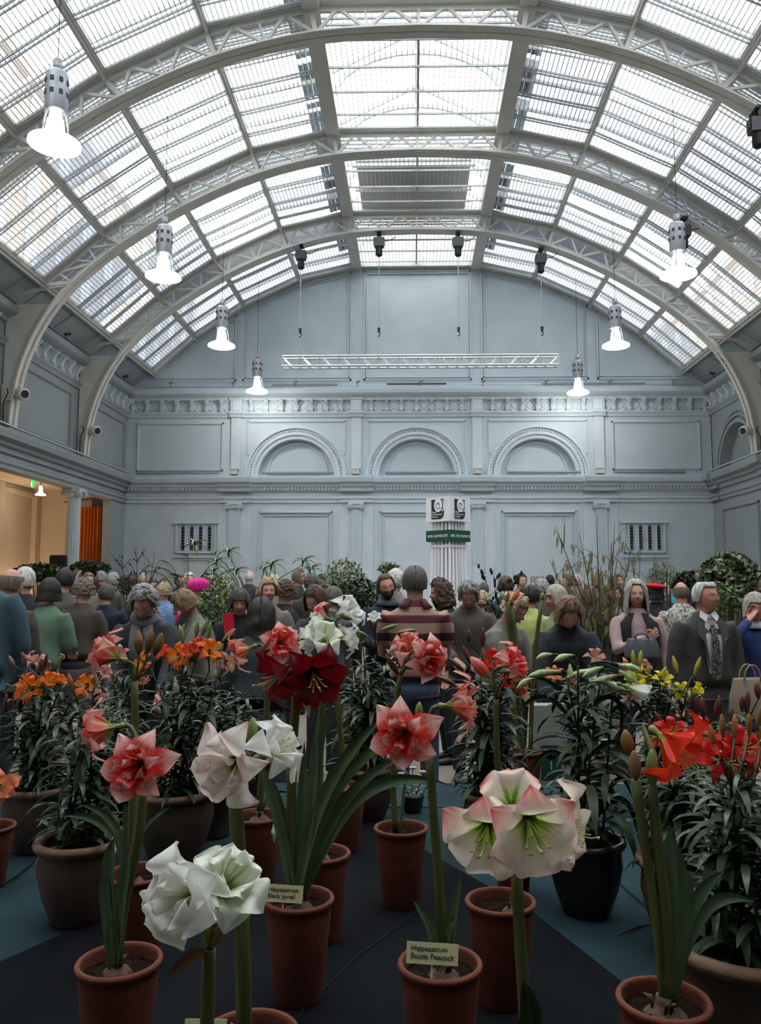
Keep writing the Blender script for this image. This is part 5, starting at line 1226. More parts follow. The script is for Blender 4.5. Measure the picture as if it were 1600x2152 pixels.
def freeY(px,py,Y,r,key=False):
    best=None
    if key: p=at(px,py,Y); OCC.append((p.x,p.y,r)); return Y
    for d in (0,.12,-.12,.24,-.24,.36,-.36,.5,-.5,.65,-.65,.8,1.0,1.2,1.4,1.7,2.0):
        y=Y+d
        if y<7.1: continue
        p=at(px,py,y); m_=min([math.hypot(p.x-q[0],p.y-q[1])-q[2]-r for q in OCC] or [1])
        if m_>=0: best=(m_,y); break
        if best is None or m_>best[0]: best=(m_,y)
    p=at(px,py,best[1]); OCC.append((p.x,p.y,r)); return best[1]
def person(label,px,py,Y,hair='short',hc='brown',skin='fair',top=('charcoal',(.04,.04,.045)),legs=('dark_trousers',(.02,.022,.028)),face=0,lean=0,pitch=0,yaw=0,
           arms='down',bulk=1.0,long=False,hat=None,glasses=False,vox=.022,scarf=None,target=None,group=None,female=False,hands=True,topmat=None,roll=0,sleeve=1.0,beard=None,collar=None,low=False):
    """px,py: where the middle of the head is in the photograph, Y its distance down the hall; face 0 = towards the camera, 90 = to the picture's right"""
    lr=R(lean); sd=Vector((0,-sin(lr),cos(lr)))
    Pv=Vector((0,0,.93)); Nk=Pv+sd*.50; 
    Hr=Euler((R(lean*.55+pitch),0,R(yaw)),'XYZ').to_matrix()
    if roll: Hr=Hr@Matrix.Rotation(R(roll),3,'Y')
    piv=Nk+sd*.045; Hc=piv+Hr@Vector((0,-.018,.115))
    Y*=1.18
    Y=freeY(px,py,Y,.23,Y<7.15)
    hw=at(px,py,Y); s=max(.90,min(1.10,hw.z/Hc.z)); fr=R(face)
    Rz=Matrix.Rotation(fr,3,'Z'); off=Rz@(Hc*s); root=Vector((hw.x-off.x,hw.y-off.y,0))
    t=thing('person',label,'person',root,fr,group); t.scale=(s,s,s)
    sm_=[skinm(skin),eyew,iris,lipm]
    tc=topmat or cloth(*top); lc=cloth(*legs)
    X=Vector((1,0,0)); fw=sd.cross(X).normalized(); # forward-ish (-Y)
    if fw.y>0: fw=-fw
    shw=.175 if female else .195
    S={q:Nk-sd*.045+X*q*shw for q in(-1,1)}
    T={'down':{q:Vector((q*.25,-.06-.35*sin(lr),.80)) for q in(-1,1)},'front':{q:Nk-sd*.36+fw*.30+X*q*.10 for q in(-1,1)},
       'reach':{q:Nk-sd*.42+fw*.42+X*q*.16 for q in(-1,1)},'back':{q:Nk-sd*.5-fw*.16+X*q*.10 for q in(-1,1)},'pocket':{q:Pv+sd*.05+X*q*.20+fw*.10 for q in(-1,1)}}[arms].copy()
    if target: T.update({k:Vector(v) for k,v in target.items()})
    E_={};W_={}
    for q in(-1,1):
        hint=X*q*.5-fw*.6-sd*.4 if not(target and q in target) else X*q*.7-sd*.8-fw*.1
        E_[q],W_[q]=ik(S[q],T[q],.285,.255,hint)
    L=Vector
    # body: one continuous skin surface (torso, limbs) with neck, head and hands
    b=MB()
    b.rings([(Pv-L((0,0,.06)),X*.13,L((0,.085,0))),(Pv+sd*.12,X*.115,fw*.085),(Pv+sd*.32,X*.13,fw*.09),(Pv+sd*.45,X*.14,fw*.075),(Nk,X*.06,fw*.055),(piv,X*.052,fw*.054)],12)
    for q in(-1,1):
        b.tube([S[q],E_[q],W_[q]],[.046,.036,.027],10)
        hp=Pv+X*q*.085-L((0,0,.02)); kn=L((q*.095,-.03,.49)); an_=L((q*.10,.03,.09)); b.tube([hp,kn,an_],[.075,.052,.038],10)
    V,f=remesh(b,.026 if low else .022,1)
    bm=MB(); bm.v=[tuple(q) for q in V]; bm.f=f; bm.mi=[0]*len(f); bm.uv=[(0,0)]*len(V)
    nk=MB(); nk.rings([(Nk-sd*.05,X*.068,fw*.062),(Nk+sd*.01,X*.055,fw*.056),(piv.lerp(Hc,.5)+L((0,.012,0)),X*.054,fw*.058),(Hc+L((0,.012,0)),X*.05,fw*.055)],14); xf(nk,Matrix.Identity(4),bm)
    HM=Matrix.Translation(Hc)@Hr.to_4x4()@Matrix.Scale(.925,4); xf(HEADG,HM,bm)
    if hands and not low:
        for q in(-1,1):
            d=(W_[q]-E_[q]).normalized(); z=-d; yv=Vector((q*-.5,.3,0)) if arms!='front' else Vector((0,.2,1))
            yv=(yv-z*yv.dot(z)).normalized(); xv=yv.cross(z); 
            if q>0: xv=-xv
            A=Matrix((xv,yv,z)).transposed().to_4x4()
            xf(HANDG['fist' if (target and q in target) else ('grip' if arms in('front','reach') else 'relaxed')],Matrix.Translation(W_[q])@A,bm)
    bm.build('body',sm_,t,True)
    # top garment
    g=MB(); B=bulk
    ln=Pv-L((0,0,.10)) 
    rg=[(L((0,0,.42)),X*.185*B,L((0,.15*B,0)))] if long else []
    rg+=[(ln,X*.175*B,L((0,.125*B,0))),(Pv+sd*.04,X*.165*B,fw*.122*B),(Pv+sd*.18,X*(.138 if female else .155)*B,fw*.112*B),(Pv+sd*.33,X*.165*B,fw*.125*B),(Pv+sd*.42,X*.175*B,fw*.112*B),(Nk-sd*.045,X*.172,fw*.098),(Nk-sd*.010,X*.130,fw*.086),(Nk+sd*.018,X*.092,fw*.076),(Nk+sd*.050,X*.072,fw*.070)]
    g.rings(rg,16)
    for q in(-1,1):
        e=E_[q].lerp(W_[q],sleeve) if sleeve<=1 else W_[q]
        if sleeve<=.35: g.tube([S[q]-X*q*.03,S[q].lerp(E_[q],.3),S[q].lerp(E_[q],sleeve*2.2)],[.066*B,.064*B,.060*B],10)
        else: g.tube([S[q]-X*q*.03,S[q].lerp(E_[q],.35),E_[q],E_[q].lerp(W_[q],.5),W_[q]-(W_[q]-E_[q])*.06],[.064*B,.064*B,.054*B,.046*B,.040*B],10)
    V,f=remesh(g,vox if not low else .03,2)
    # folds
    sd_=random.Random(int(px*7+py)); ph=sd_.uniform(0,9)
    N_=[]
    for q in V:
        v=Vector(q.tolist()); n_=noise.noise(Vector((v.x*9+ph,v.y*9,v.z*3.5+v.x*5)))+.5*noise.noise(Vector((v.x*20,v.y*20+ph,v.z*9)))
        c=Pv.lerp(Nk,.5); r=Vector((v.x,v.y-c.y,0)); r=r.normalized() if r.length>.01 else r
        N_.append(tuple(v+r*n_*.011))
    gm=MB(); gm.v=N_; gm.f=f; gm.mi=[0]*len(f); gm.uv=[(0,0)]*len(N_)
    gm.build('coat' if long else ('jacket' if bulk>1.02 else 'shirt'),tc,t,True)
    if collar is not None:
        c=MB(); a0=Nk+sd*.03
        vs=[]
        for i in range(19):
            a=-PI*.5+ (i/18-.5)*2*PI*.86+PI   # open at the front
            r1=Vector((cos(a)*.070,0,0))+fw*(-sin(a))*(-.066); 
            vs+=[tuple(a0-sd*.035+r1*1.15),tuple(a0+sd*.020+r1*1.05),tuple(a0-sd*.035+r1*1.65)]
        c.add(vs,[(3*i,3*i+1,3*i+4,3*i+3) for i in range(18)]+[(3*i+1,3*i+2,3*i+5,3*i+4) for i in range(18)])
        c.build('collar',collar if not isinstance(collar,tuple) else cloth(*collar),t,True).modifiers.new('s','SOLIDIFY').thickness=.006
    if scarf:
        c=MB()
        for k in range(3):
            pts=[Nk+sd*(.02+.012*k)+X*cos(a)*(.078+.006*(k%2))+fw*sin(a)*(.080+.006*(k%2))+sd*(-.03*sin(a)) for a in [2*PI*i/16 for i in range(17)]]
            c.tube(pts,.022,8)
        for q in(-.045,.03): c.rings([(Nk+fw*.085+X*q+sd*.0,X*.035,fw*.012),(Nk+fw*.135+X*q*1.2-sd*.15,X*.042,fw*.012),(Nk+fw*.13+X*q-sd*.36,X*.048,fw*.012)],10)
        c.build('scarf',cloth(*scarf),t,True)
    # trousers and shoes
    g=MB(); g.rings([(Pv+sd*.05,X*.150,fw*.108),(Pv-L((0,0,.03)),X*.162,L((0,.115,0))),(Pv-L((0,0,.12)),X*.150,L((0,.11,0)))],14)
    for q in(-1,1): g.tube([Pv+X*q*.078-L((0,0,.06)),L((q*.095,-.03,.49)),L((q*.10,.025,.07))],[.092,.070,.058],10)
    V,f=remesh(g,.03,1); gm=MB(); gm.v=[tuple(q) for q in V]; gm.f=f; gm.mi=[0]*len(f); gm.uv=[(0,0)]*len(V); gm.build('trousers',lc,t,True)
    if 'shoe' not in HC:
        s_=MB(); s_.rings([((0,.07,.035),(.030,0,0),(0,0,.034)),((0,.03,.045),(.037,0,0),(0,0,.045)),((0,-.06,.034),(.043,0,0),(0,0,.034)),((0,-.14,.024),(.038,0,0),(0,0,.023)),((0,-.165,.02),(.02,0,0),(0,0,.013))],12); HC['shoe']=s_.mesh('shoe',mat('black_leather_shoe',(.015,.013,.012),.4,.1),True)
    for q in(-1,1): obj('shoe',HC['shoe'],t,mw=Matrix.Translation((q*.10,.0,-.001)))
    # hair / hat
    if hair:
        k=(hair,); 
        if k not in HC: HC[k]=hair_geo(hair,seed=len(HC),**HS[hair]).mesh('hair',HAIR['grey'],True)
        o=obj('hair',HC[k],t,mw=HM); o.material_slots[0].link='OBJECT'; o.material_slots[0].material=HAIR[hc]
        md=o.modifiers.new('s','SOLIDIFY'); md.thickness=.012; md.offset=-1
    if beard:
        c=MB()
        def bf(u,v):
            a=(u-.5)*2*R(80); th=R(100+62*v) if abs(a)>.35 else R(112+52*v)
            d=Vector((sin(th)*sin(a),-sin(th)*cos(a),cos(th))); p=headpt(d); return p*1.02+Vector((0,-.006,-.004))*(sin(PI*v)+.4)
        c.grid(bf,22,10); 
        c.tube([(-.030,-.092,-.060),(-.015,-.103,-.047),(0,-.106,-.044),(.015,-.103,-.047),(.030,-.092,-.060)],[.003,.006,.006,.006,.003],6)
        c.build('beard',HAIR[beard],t,True).matrix_local=HM
    if hat: hat(t,HM)
    if glasses:
        c=MB()
        for q in(-1,1):
            c.tube([(q*.033+.021*cos(a),-.104,.002+.015*sin(a)) for a in [2*PI*i/14 for i in range(15)]],.0014,5,False)
            c.tube([(q*.054,-.104,.004),(q*.078,-.05,.006),(q*.082,.005,.0)],.0014,5)
        c.tube([(-.012,-.105,.004),(0,-.108,.007),(.012,-.105,.004)],.0014,5)
        c.build('glasses',mat('thin_metal_spectacles',(.12,.10,.08),.3,.05,metal=.8),t).matrix_local=HM
    return dict(t=t,Nk=Nk,sd=sd,fw=fw,Pv=Pv,S=S,E=E_,W=W_,HM=HM,s=s,X=X)
def beret(col,name,ridged):
    def f(t,HM):
        m=MB(); n=40
        P=[(.092,-.012),(.096,.02),(.112,.055),(.108,.09),(.080,.120),(.045,.135),(.0,.140)] if ridged else [(.085,.045),(.090,.055),(.135,.075),(.140,.088),(.10,.110),(.05,.122),(.0,.125)]
        vs=[];k=len(P)
        for i,(r,z) in enumerate(P):
            for j in range(n):
                a=2*PI*j/n; rr=r*(1+(.05*sin(a*13) if ridged and 0<i<k-1 else 0)); vs.append((rr*cos(a)*.96,rr*sin(a)*1.08+.01,z))
        m.add(vs,[(i*n+j,i*n+(j+1)%n,(i+1)*n+(j+1)%n,(i+1)*n+j) for i in range(k-1) for j in range(n)]+[tuple(range(n-1,-1,-1))])
        m.build('knitted_hat' if ridged else 'beret',cloth(name,col,.9,.9,160),t,True).matrix_local=HM@Matrix.Rotation(.22 if ridged else -.1,4,'Y')
    return f
stripe,nt,b=newmat('maroon_and_tan_striped_jersey'); N=nt.nodes; L=nt.links
tc=N.new('ShaderNodeTexCoord'); sx=N.new('ShaderNodeSeparateXYZ'); L.new(tc.outputs['Object'],sx.inputs[0])
def stripes(name,cols):  # cols: list of (z, colour) from the hem up
    cr=N.new('ShaderNodeValToRGB'); cr.color_ramp.interpolation='CONSTANT'
    mr=N.new('ShaderNodeMapRange'); L.new(sx.outputs[2],mr.inputs[0]); mr.inputs[1].default_value=.80; mr.inputs[2].default_value=1.50; L.new(mr.outputs[0],cr.inputs[0])
    e=cr.color_ramp.elements
    for i,(z,c) in enumerate(cols):
        x=e[0] if i==0 else (e[1] if i==1 else e.new((z-.8)/.7)); x.position=max(0,(z-.8)/.7); x.color=(*c,1)
    return cr
MA=(.085,.012,.020); DK=(.030,.008,.012); TN=(.33,.19,.14); TN2=(.27,.16,.12)
cr=stripes('s',[(.8,DK),(.865,TN2),(.905,MA),(.975,TN),(1.02,DK),(1.095,TN),(1.165,TN),(1.20,DK),(1.255,TN),(1.325,MA),(1.375,TN),(1.43,MA)])
L.new(cr.outputs[0],b.inputs[0]); b.inputs['Roughness'].default_value=.85
patt=mat('grey_leaf_patterned_shirt',(.38,.37,.32),.85,.9,38,.2,80); bluep=mat('blue_patterned_blouse',(.20,.32,.55),.85,.8,60)
tweed=cloth('charcoal_ribbed_sweater',(.035,.040,.048),.9,.8,170,.5)
N1=('near_black_coat',(.012,.013,.017)); OL=('dark_olive_jacket',(.050,.043,.032)); BR_=('brown_wool_coat',(.060,.047,.036)); NV=('navy_coat',(.012,.016,.034)); BG=('beige_grey_jacket',(.17,.155,.13)); GR=('charcoal_jacket',(.030,.032,.036)); JN=('blue_jeans',(.030,.045,.085)); GRC=('grey_brown_jacket',(.085,.072,.062))
# --- near and middle rows
P_={}
person('person with very long dark hair seen from behind',549,1300,4.4,'verylong','dark',top=('dark_slate_coat',(.022,.028,.032)),face=188,lean=18,arms='front',female=True,bulk=1.12,long=True)
person('person with a brown bob bending forward in a charcoal sweater',1196,1288,4.6,'bob','lightbrown','pink',topmat=tweed,face=0,lean=24,pitch=26,arms='reach',female=True,bulk=1.18)
person('bald person in a dark olive jacket, back turned, at the far left',22,1228,4.95,'bald','greybrown','pink',top=OL,face=158,lean=8,bulk=1.18,arms='front')
person('person with curly grey hair, dark jacket and grey scarf, looking down',302,1268,4.5,'curly','grey','pink',top=GR,face=8,lean=12,pitch=28,arms='reach',bulk=1.12,scarf=('grey_scarf',(.16,.17,.18)),female=True,glasses=True)
ps=person('person with white hair walking in a dark grey suit, tie and spectacles',1484,1254,4.95,'receding','white','pink',top=('dark_grey_suit',(.045,.044,.042)),legs=('dark_grey_suit',(.045,.044,.042)),face=6,yaw=30,glasses=True,bulk=1.14,long=False,arms='down')
pq=person('person with brown hair in profile wearing a beige grey jacket',388,1272,5.3,'bouffant','lightbrown','tan',top=BG,face=-62,lean=14,pitch=22,arms='reach',bulk=1.12,female=True)
person('person in a teal jumper cut by the left picture edge',-42,1178,4.45,'short','grey',top=('teal_jumper',(.045,.085,.105)),face=200,lean=4,bulk=1.12)
person('older person with curly pale blond hair and a beige jacket, stooping',1082,1282,5.05,'curly','blond','pink',top=BG,face=48,lean=16,pitch=22,arms='reach',female=True,bulk=1.14)
pb=person('person in a royal blue suit holding a hand to her face',1588,1280,5.15,'bobfringe','greyblond','pink',top=('royal_blue_suit',(.025,.045,.16)),legs=('royal_blue_suit',(.025,.045,.16)),face=-12,female=True,target={-1:(-.075,-.165,1.50)},glasses=True,collar=('white_blouse_collar',(.6,.6,.6)))
person('person with brown hair and spectacles looking down, dark grey coat',664,1262,5.3,'bob','brown','fair',top=('slate_grey_coat',(.045,.05,.055)),face=-28,lean=10,pitch=20,arms='reach',female=True,bulk=1.1,glasses=True)
person('person in a maroon and tan striped shirt, back turned, in the middle',872,1226,4.72,'thin','darkgrey','tan',topmat=stripe,legs=JN,face=183,lean=1,arms='front',sleeve=.34,bulk=1.02,collar=('maroon_collar',MA))
pw=person('person with long grey-blond hair, black waistcoat and pink sleeves',1337,1250,5.55,'long','greyblond','fair',top=('pale_pink_jumper',(.42,.30,.29)),face=-6,female=True,arms='down',target={-1:(.03,-.235,1.24)},bulk=1.0)
pr=person('smiling person with a grey bob holding a bright red folder',503,1266,5.6,'bobfringe','darkgrey','pink',top=N1,face=14,lean=6,pitch=12,arms='front',female=True,bulk=1.04)
person('person with short grey hair looking down, grey-brown jacket',986,1250,5.6,'fluffy','grey','tan',top=GRC,face=-6,lean=8,pitch=30,arms='front',female=True,bulk=1.1)
person('bearded person with round spectacles and a dark navy jacket',812,1234,6.15,'shorttop','brown','pink',top=('blue_black_jacket',(.016,.020,.030)),face=14,lean=4,pitch=4,roll=-10,bulk=1.14,glasses=True,beard='brown',arms='front',collar=('slate_blue_shirt',(.05,.065,.09)))
person('person in a green hooded top seen from behind',104,1245,5.9,'bob','dark',top=('sage_green_hooded_top',(.095,.165,.105)),face=172,lean=6,female=True,arms='front',bulk=1.06)
person('stooping person in a charcoal coat right of the person with spectacles',700,1262,5.9,'short','darkgrey',top=('dark_charcoal_coat',(.03,.032,.036)),face=160,lean=16,bulk=1.15,arms='reach')
person('person with a straight grey-blond bob in profile',1170,1258,6.0,'bobfringe','greyblond','pink',top=('pale_sage_coat',(.28,.31,.17)),face=-72,female=True,bulk=1.06,pitch=8)
person('person with white hair just behind the bald person at the left',52,1222,6.2,'short','white',top=N1,face=180,bulk=1.1)
person('person with curly blond hair behind the long dark hair',563,1243,6.3,'curly','blond','pink',top=BG,face=20,female=True,bulk=1.1)
person('person with dark curly hair in profile right of the striped shirt',926,1246,6.3,'curlylong','brown','pink',top=N1,face=-75,female=True,pitch=8,lean=4,bulk=1.05)
person('person wearing a bright pink knitted hat and black coat',420,1243,6.4,None,'brown',top=N1,face=150,bulk=1.12,hat=beret((.85,.025,.30),'hot_pink_knit',True),lean=5,arms='front',female=True)
person('person with curly grey-brown hair in a brown coat, back turned',176,1244,6.5,'curly','greybrown',top=BR_,face=175,lean=6,bulk=1.12,female=True,arms='front',long=True)
person('dark-haired person in a lime yellow jacket, back turned',1116,1256,6.6,'short','dark','tan',top=('lime_yellow_jacket',(.38,.42,.13)),face=160,lean=6,bulk=1.1,arms='front')
person('person with auburn hair in a black coat behind the charcoal sweater',1236,1262,6.7,'fluffy','auburn',top=N1,face=168,bulk=1.1,female=True)
person('person with dark auburn curls in a black top, head turned right',601,1246,6.8,'curly','brown',top=N1,face=130,bulk=1.08,female=True)
person('bald person in a grey patterned shirt, back turned',1432,1246,6.9,'bald','greybrown','pink',topmat=patt,face=172,lean=4,arms='front')
pm=person('dark-haired person in an olive coat with a tan shoulder bag strap',136,1222,7.0,'short','dark',top=('olive_green_coat',(.065,.068,.050)),face=170,lean=4,bulk=1.15,arms='front')
person('person in a red beret and black coat behind the long-haired person',1378,1246,7.8,'bob','dark',top=N1,face=172,bulk=1.15,long=True,hat=beret((.60,.010,.012),'red_felt',False),female=True)
person('person in a long navy coat with dark grey hair, back turned',224,1250,7.4,'short','darkgrey',top=NV,face=176,bulk=1.12,long=True,arms='front')
person('person with golden curls low behind the grey-brown jacket',1012,1270,7.4,'curly','blond',top=BR_,face=200,lean=12,low=True)
person('balding person in a dark green jacket, back turned',1063,1232,7.4,'thin','brown','tan',top=('bottle_green_jacket',(.018,.045,.04)),face=168,bulk=1.15,lean=3,arms='front')
person('person with fluffy white hair half hidden behind the bearded person',832,1222,7.6,'fluffy','white',top=BG,face=150,female=True)
person('person with white hair in an olive brown jumper, back turned',1536,1250,7.6,'short','white','pink',top=('olive_brown_jumper',(.10,.085,.045)),face=165,bulk=1.1)
person('person with red-brown curls glancing right, grey scarf',1288,1250,7.9,'curlylong','auburn','pink',top=GR,face=50,female=True,scarf=('pale_grey_scarf',(.25,.27,.29)))
person('dark-haired person with glasses behind the suited person, in profile',1562,1240,8.4,'bob','greybrown','pink',top=N1,face=-80,female=True,glasses=True,low=True)
person('person in a blue patterned blouse behind the curly grey-haired person',345,1245,8.8,'curly','blond',topmat=bluep,face=190,low=True,female=True)
person('person with short grey-brown hair in profile, far behind the black top',629,1214,10.0,'short','greybrown','tan',top=GR,face=75,low=True,glasses=False)
person('grey-haired person behind the navy coat',238,1221,10.5,'short','grey',top=GRC,face=160,low=True)
# --- distant visitors, each head its own person
far=[(33,1190,17.5,'short','dark',('white_shirt',(.5,.5,.5)),'person in a white shirt standing in the warm side room'),(160,1214,12,'short','brown',BR_,'brown-haired person behind the brown coat, beside the column'),(186,1222,10,'short','greybrown',BG,'person with thinning hair right of the column'),
(262,1226,11,'bob','dark',N1,'dark-haired person below the bare branches'),(278,1222,12,'short','brown',GR,'brown-haired person right of the bare branches'),(301,1220,13,'short','blond',BG,'fair-haired person above the curly grey-haired person'),(322,1232,11.5,'fluffy','darkgrey',N1,'dark-grey haired person left of the blue blouse'),
(378,1222,12,'short','darkgrey',NV,'dark-haired person left of the pink hat'),(398,1220,11,'short','white',GR,'white-haired person just left of the pink hat'),(443,1222,12.5,'short','white',BG,'pale-haired person right of the pink hat, in the shrubs'),(524,1213,12.5,'bald','white',GR,'bald person far behind the grey bob, under the tropical leaves'),
(576,1228,9,'short','greyblond',BG,'grey-blond person right of the tropical shrub'),(655,1228,8.6,'fluffy','darkgrey',BR_,'dark-grey haired person above the person with spectacles'),(676,1220,14,'short','dark',N1,'dark-haired person left of the variegated shrub'),
(1017,1240,11,'short','darkgrey','dark',"dark-haired person in black between the grey-haired person and the bald person"),(1096,1222,11,'short','dark',N1,'black-haired person left of the picture board'),(1156,1222,14,'short','dark',N1,'black-haired person right of the picture board'),(1192,1224,11,'short','darkgrey',GR,'grey-haired person left of the hazel stems'),
(1213,1221,11.5,'bald','white',BG,'bald person in beige beside the hazel stems'),(1256,1220,12,'bob','lightbrown',BG,'light-brown haired person among the hazel stems'),(1300,1222,12,'short','brown',BR_,'brown-haired person left of the long-haired person'),(1398,1246,10,'fluffy','white',GR,'white-haired person below the red beret'),(1412,1232,10.5,'short','blond',('turquoise_jacket',(.03,.35,.40)),'fair-haired person in a turquoise jacket'),
(1460,1215,9.5,'short','darkgrey',GR,'tall grey-haired person behind the suited person'),(1523,1221,12,'short','lightbrown',BR_,'person under the ivy ball, right of the suited person'),(1508,1244,10,'short','grey',patt,'grey-haired person beside the suited person'),(1598,1222,10,'short','white',NV,'white-haired person at the right edge'),
(345,1228,13,'short','greybrown',N1,'grey-brown haired person behind the blue blouse'),(212,1215,13,'short','grey',NV,'grey-haired person left of the bare branches'),(1140,1238,9,'curly','grey',GRC,'curly grey-haired person above the lime yellow jacket'),(740,1240,10,'short','brown',GR,'brown-haired person left of the bearded person'),(470,1240,9.5,'bob','blond',GR,'fair-haired person in the shrubs beside the grey bob')]
for px,py,Y,hs,hc,tp,lb in far:
    kw={}
    sk='fair'
    if tp=='dark': tp=N1; sk='dark'
    if not isinstance(tp,tuple): kw=dict(topmat=tp)
    else: kw=dict(top=tp)
    person(lb,px,py,Y,hs,hc,sk,face=rnd.choice((160,180,200,-80,80,30)),low=True,**kw)
# --- clothes and things carried
def tr(p,v): return p['t'].matrix_basis@Vector(v)
bpy.context.view_layer.update()
# suit: shirt front, tie, lapels
N_=ps['Nk']; tiem,nt_,b_=newmat('navy_tie_with_cream_spots'); nn=nt_.nodes; v=nn.new('ShaderNodeTexVoronoi'); v.inputs['Scale'].default_value=110; tcn=nn.new('ShaderNodeTexCoord'); nt_.links.new(tcn.outputs['Object'],v.inputs[0]); crn=nn.new('ShaderNodeValToRGB'); nt_.links.new(v.outputs[0],crn.inputs[0]); crn.color_ramp.elements[0].position=.30; crn.color_ramp.elements[0].color=(.55,.48,.30,1); crn.color_ramp.elements[1].position=.38; crn.color_ramp.elements[1].color=(.015,.018,.04,1); nt_.links.new(crn.outputs[0],b_.inputs[0])
shirt=cloth('pinkish_white_shirt',(.48,.40,.38))
def chest(m,rows,dep):
    # rows: (z below neck, half width, bulge)
    vs=[]
    for z,wd,bl in rows:
        for u in(-1,-.5,0,.5,1): vs.append((u*wd,-.066-bl-dep+.030*(abs(u)*wd/.12)**2,N_.z+z))
    m.add(vs,[(5*i+j,5*i+j+1,5*i+6+j,5*i+5+j) for i in range(len(rows)-1) for j in range(4)])
m=MB(); chest(m,[(.03,.045,-.005),(-.06,.070,.045),(-.16,.075,.080),(-.28,.062,.082),(-.40,.045,.080)],.006); m.build('shirt_front',shirt,ps['t'],True)
m=MB(); chest(m,[(.005,.014,.0),(-.02,.016,.03),(-.05,.016,.045),(-.16,.030,.082),(-.30,.038,.088),(-.42,.040,.086),(-.45,.002,.086)],.014); m.build('tie',tiem,ps['t'],True)
m=MB()
for q in(-1,1): m.add([(q*.05,-.045,N_.z+.045),(q*.10,-.085,N_.z-.02),(q*.115,-.138,N_.z-.12),(q*.085,-.160,N_.z-.16),(q*.045,-.170,N_.z-.36),(q*.040,-.163,N_.z-.36),(q*.062,-.150,N_.z-.16),(q*.050,-.105,N_.z-.04)],[(0,1,7),(1,2,7),(2,3,6,7),(3,4,5,6)])
o=m.build('lapel',cloth('dark_grey_suit',(.045,.044,.042)),ps['t']); o.modifiers.new('s','SOLIDIFY').thickness=.006
m=MB()
for q in(-1,1): m.add([(q*.008,-.078,N_.z+.028),(q*.055,-.050,N_.z+.058),(q*.075,-.075,N_.z+.012),(q*.040,-.110,N_.z-.025)],[(0,1,2,3)])
o=m.build('shirt_collar',cloth('white_shirt_collar',(.6,.57,.55)),ps['t']); o.modifiers.new('s','SOLIDIFY').thickness=.004
# waistcoats over jumpers
def waistcoat(p,m_,sc=1.10,zlow=-.55,open_=True,name='waistcoat'):
    Pv,sd,fw,X,Nk=p['Pv'],p['sd'],p['fw'],p['X'],p['Nk']; rr=[(Pv-sd*.16,.185,.135),(Pv+sd*.04,.172,.128),(Pv+sd*.18,.152,.118),(Pv+sd*.33,.168,.132),(Pv+sd*.42,.155,.118),(Pv+sd*.47,.115,.092),(Pv+sd*.51,.078,.072)]
    m=MB(); n=28; vs=[]
    for c,a,b in rr:
        for k in range(n+1):
            t=R(20 if open_ else 0)+ (2*PI-R(40 if open_ else 0))*k/n; vs.append(c+X*sin(t)*a*sc+fw*cos(t)*b*sc)
    m.add(vs,[(i*(n+1)+j,i*(n+1)+j+1,(i+1)*(n+1)+j+1,(i+1)*(n+1)+j) for i in range(len(rr)-1) for j in range(n)])
    m.build(name,m_,p['t'],True).modifiers.new('s','SOLIDIFY').thickness=.006
waistcoat(pw,cloth('black_fleece_waistcoat',(.014,.013,.014)),1.2)
# hats, bags and other carried things are things of their own
def bag(name,label,loc,rz,w_,d_,h_,m_,handle=None,hm=None,cat='bag'):
    t=thing(name,label,cat,loc,rz)
    m=MB(); m.rings([((0,0,0),(w_*.5,0,0),(0,d_*.5,0)),((0,0,.02),(w_*.52,0,0),(0,d_*.52,0)),((0,0,h_*.5),(w_*.50,0,0),(0,d_*.45,0)),((0,0,h_*.95),(w_*.42,0,0),(0,d_*.22,0)),((0,0,h_),(w_*.41,0,0),(0,d_*.16,0))],20)
    m.build('bag_body',m_,t,True)
    if handle:
        for y in(-.03,.03): MB().tube(bez([(-w_*.2,y,h_*.93),(-w_*.2,y,h_+handle*1.2),(w_*.2,y,h_+handle*1.2),(w_*.2,y,h_*.93)],10),.006,6).build('handle',hm or m_,t,True)
        for x in(-w_*.2,w_*.2): MB().tube([(x,-.045,h_*.86),(x,-.045,h_*.98)],.008,8).build('buckle',alu,t)
    return t
c=at(1350,1383,6.28); bag('handbag','smooth grey handbag hanging from the long-haired person\'s arm',c,R(-6),.26,.09,.15,mat('grey_smooth_leather',(.10,.115,.125),.35,.06),.05)
c=at(163,1352,7.9); b_=bag('shoulder_bag','tan canvas shoulder bag on the olive-coated person\'s back',c,R(6),.24,.10,.25,mat('tan_canvas',(.22,.17,.11),.8,.15,9,.3))
q=b_.location; MB().tube(bez([(.06,0,.24),(-.02,-.04,.45),(-.09,.02,.62),(-.05,.2,.72)],10),.010,6,flat=.4).build('strap',mat('tan_canvas',(.22,.17,.11)),b_)
c=at(1580,1505,5.45); bag('shopping_bag','brown paper carrier bag beside the suited person\'s hand',c,R(10),.30,.14,.25,mat('brown_paper',(.26,.20,.14),.8,.1,4,.2,20),.10)
# white carrier with a green tree emblem between the plants
t=thing('carrier_bag','white carrier bag with a dark green panel and tree emblem, among the plants','bag',(at(1155,1600,4.98).x,4.98,0))
zb=at(1155,1610,4.98).z; zt_=at(1155,1480,4.98).z
MB().box((0,0,zt_*.5),(.20,.12,zt_)).build('bag_body',mat('white_plastic_carrier',(.26,.27,.24),.5,.1,5,.3,14),t)
MB().box((.0,-.062,zt_*.62),(.12,.002,.20)).build('green_panel',mat('dark_green_print',(.015,.045,.035)),t)
m=MB(); m.lathe([(0,0),(.035,0)],14,(0,-.064,zt_*.68),Matrix.Rotation(PI/2,3,'X')).box((0,-.0645,zt_*.60),(.008,.001,.05)); m.build('tree_emblem',mat('pale_print',(.4,.42,.4)),t)
# red folder held by the grey bob woman, pink strap of the profile woman, camera of the jacket woman

